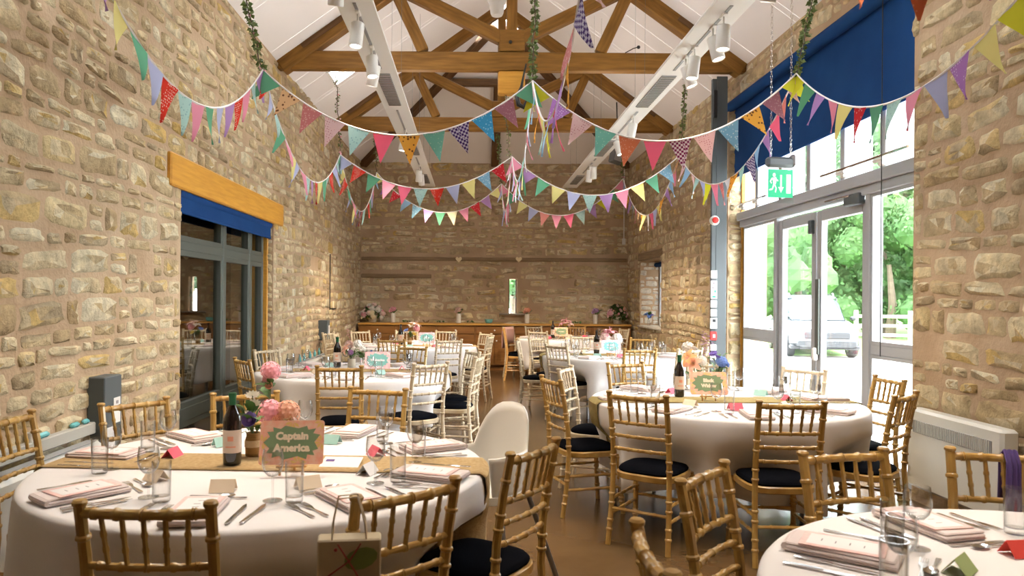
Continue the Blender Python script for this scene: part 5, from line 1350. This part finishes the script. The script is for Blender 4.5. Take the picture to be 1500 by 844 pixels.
r2l = ['p_lav','p_reddot','p_green','p_pink','p_hot','p_aqua','p_reddot','p_lav','p_yellow','p_bluef','p_redsprig']
r2r = ['p_pink','p_lilac','p_green','p_yellow','p_lav','p_aqua','p_lilac','p_pink','p_yellow','p_green','p_bluef']
r3l = ['p_yellow','p_lilac','p_redsprig','p_sky','p_bluef','p_lilac','p_green','p_cream','p_pink','p_redsprig','p_lilac']
r3r = ['p_pink','p_green','p_yellow','p_lav','p_coral','p_pink','p_hot','p_aqua','p_lilac','p_lime','p_green']
H = HK
garland(H['L',0], H['C',0], .46, r1l, 'front row bunting from the wall side hook to the middle, starting with green')
garland(H['C',0], H['R',0], .49, r1r, 'front row bunting from the middle hook to the glass doors, starting with lime', seed=2)
garland(H['L',1], H['C',1], .40, r2l, 'second row bunting on the wall side, with bright red pennants', seed=3)
garland(H['C',1], H['R',1], .47, r2r, 'second row bunting on the door side, in pink, green and yellow', seed=4)
garland(H['L',2], H['C',2], .56, r3l, 'rear row bunting on the wall side, lowest against the end wall', seed=5)
garland(H['C',2], H['R',2], .56, r3r, 'rear row bunting on the door side, lowest against the end wall', seed=6)
garland(H['L',0], H['L',-1], .737, ['p_lilac','p_aqua']+['p_pink','p_reddot','p_lilac','p_lav','p_green','p_pink','p_aqua','p_reddot','p_lav','p_green','p_yellow'], 'bunting string along the stone wall coming towards the camera', seed=7, off=.5)
garland(H['R',0], H['R',-1], .713, CYC2, 'bunting string crossing the blue blind towards the camera', seed=8)
garland(H['C',0], H['C',-1], .68, ['p_pinkdot','p_sky','p_pink','p_orange','p_yellow','p_aqua','p_lime','p_sky','p_hot','p_lilacdot','p_lilac','p_orange','p_rose','p_purcheck'], 'bunting string from the middle hook towards the camera', seed=9)
garland(H['L',0], H['L',1], .57, ['p_reddot','p_lav','p_aqua','p_green','p_pink','p_yellow','p_lav','p_pink','p_aqua','p_lilac','p_reddot','p_yellow','p_green','p_aqua'], 'bunting string along the stone wall between the first two trusses', seed=10)
garland(H['C',0], H['C',1], .50, ['p_yellow','p_green','p_lav','p_pink','p_white','p_aqua'], 'bunting string down the middle between the first two rows', seed=11)
garland(H['R',0], H['R',1], .57, ['p_pinkdot','p_coral','p_hot','p_lilac','p_sky','p_purcheck','p_aqua','p_orange','p_white','p_rose','p_pink','p_lime','p_lav','p_aqua','p_pinkdot','p_sky'], 'bunting string before the glass doors between the first two rows', seed=12)
garland(H['L',1], H['L',2], .66, ['p_aqua','p_yellow','p_reddot','p_green','p_lav','p_pink','p_yellow','p_sky','p_lilac','p_hot'], 'bunting string along the stone wall between the rear rows', seed=13)
garland(H['C',1], H['C',2], .55, ['p_pink','p_white','p_hot','p_cream','p_lav','p_pink'], 'bunting string down the middle between the rear rows', seed=14)
garland(H['R',1], H['R',2], .66, ['p_peach','p_pink','p_sky','p_lilac','p_orange','p_yellow','p_lav','p_hot','p_white','p_yellow','p_orange'], 'bunting string on the door side between the rear rows', seed=15)
garland(H['C',-1], H['R',-1], .75, ['p_aqua','p_pink','p_green','p_lilac','p_bluef','p_orangered','p_orangered','p_magcheck','p_magcheck'], 'nearest bunting string, only its orange and plum tips hanging into view', seed=16)
# ------------------------------------------------------------------ hanging ivy on each hook
def ivy(top, bot, label, n, seed, pink=False, leaf=.035, m='ivy'):
    rng = random.Random(seed); A, B = Vector(top), Vector(bot)
    t = empty('hanging_ivy', A, label=label, cat='ivy', group='ivy garlands hanging from the trusses')
    N = 14; pts = [(A.lerp(B, i/N)-A)+Vector((rng.uniform(-.012,.012),rng.uniform(-.012,.012),0))*(0 if i in (0,N) else 1) for i in range(N+1)]
    M().tube(pts, .005, 5).build('vine', MT['brown_stem'], t)
    lv = M()
    for i in range(n):
        u = rng.random()**1.0*N; k = min(int(u), N-1); c = pts[k].lerp(pts[k+1], u-k)
        d = Vector((rng.uniform(-1,1), rng.uniform(-1,1), rng.uniform(-.9,.3))).normalized(); s = d.orthogonal().normalized(); s = Matrix.Rotation(rng.uniform(0,6),3,d) @ s
        L = leaf*rng.uniform(.7,1.3); st = c+d*.012; nn = d.cross(s)*L*.15
        lv.add([st, st+d*L*.3+s*L*.5, st+d*L*.62+s*L*.22+nn, st+d*L, st+d*L*.62-s*L*.22+nn, st+d*L*.3-s*L*.5], [(0,1,2,3),(0,3,4,5)])
    lv.build('leaves', MT[m], t, kind='stuff')
    if pink:
        fl = M(); c = pts[-1]
        for i in range(7): fl.blob(c+Vector((rng.uniform(-.02,.02),rng.uniform(-.02,.02),rng.uniform(-.01,.03))), .011, 6, 4)
        for q in (.35,.6,.75,.85): fl.blob(pts[int(q*N)]+Vector((.015,-.01,0)), .010, 6, 4)
        fl.build('pink_blossom', MT['f_pink'], t)
    return t
ivy((-1.86,5.65,4.17), H['L',0], 'ivy vine with pink blossoms hanging by the stone wall, front row', 240, 1, True)
ivy((.47,5.65,4.17), H['C',0], 'thick ivy vine hanging before the middle of the nearest truss', 300, 2)
ivy((2.66,5.65,4.17), H['R',0], 'ivy vine hanging before the blue blind', 260, 3)
ivy((-1.66,8.85,4.17), H['L',1], 'sparse reddish vine hanging from the nearest truss, wall side', 110, 4, True, leaf=.024)
ivy((.36,8.85,4.17), (.43,8.85,3.16), 'sparse vine hanging under the pendant block', 110, 5, leaf=.026)
ivy((2.56,8.85,4.17), H['R',1], 'ivy vine hanging from the nearest truss, door side', 190, 6)
ivy((-1.62,12.05,4.17), H['L',2], 'thin vine hanging from the rear truss, wall side', 80, 7, leaf=.024)
ivy((.40,12.05,4.17), H['C',2], 'ivy vine hanging from the middle of the rear truss', 150, 8)
ivy((2.45,12.05,4.17), H['R',2], 'ivy vine hanging from the rear truss, door side', 150, 9, True)
# ------------------------------------------------------------------ long suspended light beams with spotlights
def light_beam(x, label, heads, louv):
    t = empty('light_beam', (x,7.0,3.42), label=label, cat='light fitting', group='suspended light beams')
    ya, yb = 1.2-7, 13.05-7
    mb = M()
    o = [(-.125,0),(.125,0),(.13,.012),(.075,.085),(.055,.10),(-.055,.10),(-.075,.085),(-.13,.012)]
    mb.prism(o, ya, yb, Matrix(((1,0,0,0),(0,0,1,0),(0,1,0,0),(0,0,0,1))))
    mb.build('housing', MT['white'], t, ang=30)
    for a, b in heads_tracks: M().box((0,(a+b)/2-7,-.002),(.022,b-a,.006)).build('track_slot', MT['grille'], t, smooth=False)
    for a, b in louv:
        l = M().bbox((0,(a+b)/2-7,-.003),(.13,b-a,.008),.002).build('louvre_frame', MT['grille'], t)
        sl = M(); n = int((b-a)/.055)
        for k in range(n): sl.box((0,a+(k+.5)*(b-a)/n-7,-.010),(.12,.008,.012))
        sl.build('louvre_blades', MT['steel'], t, smooth=False)['kind'] = 'stuff'
    up = M().box((0,0,.103),(.07,ya*0+yb-ya-.4,.006),).build('ceiling_fill_strip', MT['fill_glow'], t, loc=(0,(ya+yb)/2,0), smooth=False)  # glowing strip added out of view to lift the ceiling
    al = bpy.data.lights.new('ceiling_fill', 'AREA'); al.shape = 'RECTANGLE'; al.size = .07; al.size_y = yb-ya-.4; al.energy = CEILING_FILL_W; al.color = (1,.90,.82)  # area lamp added above the beam as ceiling fill
    lo = bpy.data.objects.new('ceiling_fill', al); COL.objects.link(lo); lo.parent = t; lo.location = (0,(ya+yb)/2,.112); lo.rotation_euler = (PI,0,0)
    for y in (2.5,5.0,7.6,10.2,12.6):
        for s in (-.05,.05): M().tube([(s,y-7,.1),(s,y-7,roofz(x)-3.42)], .0013, 4).build('suspension_wire', MT['steel_grey'], t)
    return t
heads_tracks = [(2.3,4.4),(4.9,6.3),(7.7,9.0),(10.3,11.5)]
louvs = [(1.3,2.2),(6.45,7.5),(9.1,10.1),(11.7,12.6)]
BX = {'L':-.80, 'R':1.71}
light_beam(BX['L'], 'long white suspended light beam on the dark window side', None, louvs)
light_beam(BX['R'], 'long white suspended light beam on the glass door side', None, louvs)
can_me = M().lathe([(0,0),(.043,0),(.047,-.004),(.047,-.165),(.043,-.17),(.036,-.165)],18,cap1=False).mesh('can', MT['white'])
lens_me = M().lathe([(.0,-.158),(.040,-.160)],16,cap0=False,cap1=False).mesh('lens', MT['lamp_glow'])
arm_me = M().tube([(0,0,.07),(0,0,0)], .007, 8).bbox((0,0,.075),(.03,.10,.02),.004).mesh('stem', MT['white'])
def spot(x, y, tilt, az, label, w=LAMP_W, angle=95):
    t = empty('track_spotlight', (x,y,3.34), label=label, cat='spotlight', group='track spotlights')
    part('stem', arm_me, t)
    c = part('can', can_me, t, (0,0,0), (Matrix.Rotation(az,3,'Z') @ Matrix.Rotation(tilt,3,'Y')).to_euler())
    part('lens', lens_me, c)
    l = bpy.data.lights.new('spotlight_lamp', 'SPOT'); l.energy = w; l.color = LAMP_COL if y < 5.8 else (1,.84,.64); l.spot_size = R(angle); l.spot_blend = .6; l.shadow_soft_size = .05
    lo = bpy.data.objects.new('spotlight_lamp', l); COL.objects.link(lo); lo.parent = c; lo.location = (0,0,-.175)
NUM = ('first','second','third','fourth','fifth','sixth','seventh','eighth','ninth','tenth','eleventh','twelfth','last')
HEADS = {'L': ((3.4,8,.3),(3.8,14,2.6),(4.3,20,-1.2),(5.06,8,1.0),(5.76,10,2.0),(5.97,14,-.6),(8.64,12,.2),(10.9,14,-1.3),(11.25,18,-1.8)),
         'R': ((2.3,8,.3),(3.3,18,2.6),(4.2,20,-1.2),(5.06,6,1.0),(5.28,14,2.6),(5.72,8,.4),(5.95,16,2.9),(7.9,12,.2),(8.8,18,2.6),(10.5,14,-1.8),(10.8,18,-1.3))}
for s, n in (('L','window side'),('R','door side')):
    for i, (y, ti, az) in enumerate(HEADS[s]):
        spot(BX[s], y, R(ti), az, 'white cylinder spotlight on the %s beam, %s from the camera' % (n, NUM[i]), w=LAMP_W*(1.0 if y < 4.5 else .5 if y < 7 else .4 if y < 9.5 else 2.2), angle=84 if y < 7 else 120 if y > 10 else 75)
# ------------------------------------------------------------------ exit sign on chains
p = at(1143,238,6.6); ex = empty('exit_sign', p, R(8), label='hanging green exit sign with running figure and down arrow', cat='exit sign')
M().bbox((0,0,.0),(.27,.075,.09),.02).build('housing', MT['steel_grey'], ex)
M().bbox((.115,-.004,.015),(.045,.09,.11),.02).build('end_cap', MT['grille'], ex)
pn = M().bbox((.0,0,-.20),(.26,.006,.33),.002).build('clear_panel', MT['perspex'], ex)
g = M().box((0,-.005,-.19),(.235,.004,.25)).build('green_panel', MT['exit_green'], ex, smooth=False)
RX = Matrix.Rotation(R(90),4,'X')
def pic(shapes, name):
    mb = M()
    for o in shapes: mb.prism([(x,z*1.25-.19) for x,z in o], .0071, .0081, RX)
    mb.build(name, MT['exit_white'], g, smooth=False)
cir = [(-.062+.014*math.cos(2*PI*k/12), .060+.014*math.sin(2*PI*k/12)) for k in range(12)]
pic([cir, [(-.085,.040),(-.050,.045),(-.040,.010),(-.052,-.012),(-.070,-.006),(-.075,.02)], [(-.050,.040),(-.042,.020),(-.022,.014),(-.022,.024),(-.036,.030),(-.046,.048)], [(-.085,.040),(-.104,.014),(-.088,-.004),(-.084,.004),(-.092,.014),(-.076,.034)],
     [(-.066,-.004),(-.050,-.010),(-.036,-.034),(-.044,-.066),(-.054,-.062),(-.048,-.034)], [(-.070,-.002),(-.056,-.010),(-.076,-.046),(-.108,-.052),(-.108,-.042),(-.082,-.036)]], 'running_figure')
pic([[(-.004,.062),(.012,.062),(.012,-.025),(.030,-.025),(.004,-.066),(-.022,-.025),(-.004,-.025)]], 'down_arrow')
pic([[(.055,.066),(.098,.066),(.098,-.070),(.055,-.070)]], 'door_symbol')
for dx in (-.09,.10):
    mb = M(); L = roofz(p.x)-p.z-.05; n = int(L/.045)
    for k in range(n):
        c = Vector((dx,0,.05+k*L/n)); a = k % 2
        mb.tube([c+Vector(((math.cos(q)*.009 if a else 0),(0 if a else math.cos(q)*.009),L/n*.5+math.sin(q)*.029)) for q in [2*PI*i/8 for i in range(8)]], .0022, 4, closed=True)
    mb.build('chain', MT['steel'], ex)
# ------------------------------------------------------------------ small things in the roof
p = at(728,14,9.6); t = empty('pendant_lamp', (p.x,9.6,p.z-.08), label='white pendant lamp high beside the king post', cat='lamp')
M().lathe([(.07,0),(.085,.03),(.10,.14),(.16,.26),(.16,.40),(.03,.46),(0,.46)],20).build('shade', MT['white'], t); M().lathe([(0,.012),(.065,.012)],16,cap0=False,cap1=False).build('diffuser', MT['grille'], t)
M().tube([(0,0,.46),(0,0,roofz(p.x)-p.z+.0)], .006, 6).build('cord', MT['black'], t)
p = at(760,130,8.74); t = empty('hooked_cable', (p.x,8.74,p.z), label='thick black hooked cable hanging under the nearest tie beam', cat='cable')
M().tube([(.09,.06,4.22-p.z),(.085,.02,.30),(.05,0,.13),(.03,0,.02),(-.02,0,-.10),(.0,0,-.19),(.06,0,-.22),(.10,0,-.16)], [.010,.010,.012,.018,.028,.03,.03,.03], 8).build('hook', MT['black'], t)
p = at(905,226,12.6); t = empty('loudspeaker', (p.x,12.6,p.z), R(20), label='grey loudspeaker hung in the roof near the far door-side corner', cat='loudspeaker')
M().bbox((0,0,0),(.22,.18,.32),.015,Matrix.Rotation(R(14),3,'Y')).build('cabinet', MT['speaker'], t); M().bbox((0,-.092,0),(.19,.01,.28),.004,Matrix.Rotation(R(14),3,'Y')).build('grille', MT['grille'], t)
M().tube([(0,0,.15),(0,.05,.9)], .012, 6).build('bracket', MT['black'], t)
p = at(928,72,8.85); t = empty('small_microphone', (p.x,8.85,4.41), label='small black microphone lying on the nearest tie beam', cat='microphone')
M().tube([(-.10,0,.006),(.0,0,.06),(.05,0,.075)], .006, 6).blob((.06,0,.075), .022, 8, 5).build('body', MT['black'], t)
p = at(914,354,15.36); M().bbox((0,0,0),(.07,.03,.13),.006).tube([(0,0,.06),(0,0,1.5)],.012,6).build('thermostat_box', MT['white'], loc=(p.x,YB-.03,p.z), label='pale switch box with conduit in the far corner', cat='switch')
# ================================================================== outside
M().box((23.8, 20, -.16), (40, 90, .1)).build('ground', MT['gravel'], smooth=False, kind='structure')
def patch(): 
    return M().prism([(9,20.9),(40,19.0),(60,70),(9,70)], -.11, -.07)
patch().build('lawn', MT['grass'], smooth=False, kind='structure')
bt_ = grid_wall('wall_outside', (4.62,12.2,0), (-1,0,0), (0,-1,0), 0, .32, 0, 4.2, [], th=3.0, m=MT['pale_stone'])  # bright daylight on this pier is put into the pale stone colour
lay_stones(bt_, (4.62,12.2,0), (-1,0,0), (0,-1,0), 0, .32, 0, 4.2, [], keep=80, mkey='pale_stone', seed=41, hmin=.12, hmax=.2, zoff_amp=0)
def tree(name, x, y, h, r, seed, label, nl=6500, z0=.2):
    rng = np.random.default_rng(seed); t = empty(name, (x,y,-.1), label=label, cat='tree', group='trees beyond the fence')
    M().tube([(0,0,0),(.1,0,h*.25),(0,.1,h*.55)], [.22,.16,.08], 8).build('trunk', MT['bark'], t)
    # crown: clusters of leaf blades round lumpy centres
    nc = 26; cz = rng.uniform(z0, 1, nc)**.8; cr = r*np.sqrt(np.clip(1-((cz-.45)/.62)**2, .05, 1)); ca = rng.uniform(0, 2*PI, nc)
    C = np.stack([np.cos(ca)*cr*rng.uniform(.3,.85,nc), np.sin(ca)*cr*rng.uniform(.3,.85,nc), cz*h], 1)
    idx = rng.integers(0, nc, nl); d = rng.normal(size=(nl,3)); d /= np.linalg.norm(d, axis=1)[:,None]
    p = C[idx]+d*(r*.34*rng.uniform(.6,1.08,nl))[:,None]*np.array((1,1,.8))
    u = rng.normal(size=(nl,3)); u -= d*(u*d).sum(1)[:,None]*.6; u /= np.linalg.norm(u, axis=1)[:,None]; w = np.cross(u, d); s = rng.uniform(.08,.17,nl)[:,None]*(h/7)
    V = np.stack([p-u*s, p-w*s*.6, p+u*s, p+w*s*.6], 1).reshape(-1,3)
    core = M(); random.seed(seed)
    for c in C: core.blob(c, r*.23, 8, 5, .15)
    me = bpy.data.meshes.new('crown'); me.from_pydata(V.tolist()+core.v, [], [(4*i,4*i+1,4*i+2,4*i+3) for i in range(nl)]+[tuple(x+4*nl for x in q) for q in core.f]); me.materials.append(MT['tree'])
    o = bpy.data.objects.new('crown', me); link(o, t, kind='stuff')
    return t
TREES = [(14.5,33,8.5,3.4,'tall rounded green tree behind the car'),(19.5,35,9.5,3.8,'tall rounded green tree behind the fence post'),(25,36,9,3.8,'rounded green tree beyond the near fence'),(11,37,9,3.6,'green tree behind the tall ones'),(17,30,5.5,2.8,'low green bush tree before the tall ones'),(22.5,31,6,3.0,'low green bush tree further along the fence'),(29,32,7.5,3.5,'green tree at the near end of the fence'),(34,30,8,3.6,'green tree beyond the stone pier'),(20,42,11,4.5,'tallest green tree at the back'),(28,42,11,4.5,'tallest green tree at the back, further along')]
for i, (x, y, h, r, lb) in enumerate(TREES): tree('leafy_tree', x, y, h, r, 60+i, lb, z0=.1)
tree('leafy_tree', 1.3, 24, 3.0, 2.2, 90, 'green tree behind the slit window in the far wall', nl=1200, z0=.05)
tree('leafy_tree', 10.5, 27, 6, 2.6, 91, 'green tree outside the small deep window', nl=1200, z0=.05)
# post and rail fence
A, B = Vector((12.6,24.2)), Vector((24,19.4)); n = 8; d = (B-A)/n
fc = empty('rail_fence', (A.x,A.y,-.1), label='pale wooden post and rail fence beyond the gravel', cat='fence')
ang = math.atan2(d.y, d.x)
pm = M().bbox((0,0,.62),(.13,.13,1.24),.02).mesh('post', MT['fence']); rm = M().bbox((0,0,0),(d.length,.05,.10),.012).mesh('rail', MT['fence'])
for k in range(n+1): part('post', pm, fc, (d.x*k,d.y*k,0), (0,0,ang))
for k in range(n):
    for z in (.45,.75,1.05): part('rail', rm, fc, (d.x*(k+.5)-d.y*.01,d.y*(k+.5)-.09,z), (0,0,ang))
# parked silver estate car
def car(loc, rz, label):
    t = empty('parked_car', loc, rz, label=label, cat='car')
    # side profile, x = length (front at +x), z = height
    def loft(secs, m, name):
        mb = M(); n = len(secs[0]); v = [p for s in secs for p in s]; f = []
        for i in range(len(secs)-1):
            for k in range(n): f.append((i*n+k, i*n+(k+1)%n, (i+1)*n+(k+1)%n, (i+1)*n+k))
        f += [tuple(range(n-1,-1,-1)), tuple((len(secs)-1)*n+k for k in range(n))]
        return mb.add(v, f).build(name, MT[m], t, ang=35)
    def ring(x, w, zb, zt, k=.10): return [(x,-w+k,zb),(x,w-k,zb),(x,w,zb+k),(x,w,zt-k),(x,w-k*1.2,zt),(x,-w+k*1.2,zt),(x,-w,zt-k),(x,-w,zb+k)]
    loft([ring(-2.25,.70,.42,.95),ring(-2.15,.84,.30,1.02),ring(-1.2,.90,.25,1.04),ring(.4,.91,.25,1.03),ring(1.0,.90,.25,1.00),ring(1.8,.86,.28,.92),ring(2.2,.74,.32,.80)], 'car', 'body')
    loft([ring(-2.12,.72,1.0,1.05,.04),ring(-1.85,.70,1.0,1.60,.14),ring(-.6,.70,1.0,1.70,.14),ring(.25,.69,1.0,1.64,.14),ring(1.05,.70,.98,1.03,.04)], 'car_glass', 'windows')
    loft([ring(-1.86,.66,1.59,1.63,.01),ring(-.6,.67,1.68,1.73,.01),ring(.22,.64,1.62,1.67,.01)], 'car', 'roof')
    for s in (-1,1):
        M().tube([(-1.7,s*.6,1.66),(-1.65,s*.6,1.74),(.0,s*.6,1.76),(.1,s*.6,1.69)], .022, 6).build('roof_rail', MT['steel'], t)
        for x in (-1.45,1.35):
            w = M().lathe([(.0,-.11),(.32,-.11),(.35,-.07),(.35,.07),(.32,.11),(0,.11)],22).build('wheel', MT['tyre'], t, loc=(x,s*.80,.35), rot=(R(90),0,0))
            M().lathe([(0,-.118),(.20,-.116),(.21,-.10)],16,cap1=False).lathe([(.21,.10),(.20,.116),(0,.118)],16,cap0=False).build('hub', MT['steel'], w)
        for x in (-1.0,-.05): M().bbox((x,s*.705,1.32),(.07,.03,.62),.01).build('pillar', MT['car'], t)
        M().bbox((.72,s*.98,1.06),(.12,.16,.13),.04).build('wing_mirror', MT['car_dark'], t)
    M().bbox((2.20,0,.62),(.06,1.1,.16),.02).build('front_grille', MT['car_dark'], t); M().bbox((2.16,0,.40),(.10,1.5,.20),.05).build('bumper', MT['car_dark'], t); M().bbox((-2.22,0,.48),(.10,1.5,.24),.05).build('bumper', MT['car_dark'], t)
    for s in (-1,1): M().bbox((2.10,s*.58,.74),(.12,.30,.13),.04).build('headlamp', MT['card'], t)
    M().bbox((0,0,.30),(4.0,1.74,.12),.03).build('side_skirt', MT['car_dark'], t)
    return t
car((10.0,21.8,-.11), R(-104), 'silver estate car with roof rails parked outside the glass doors')
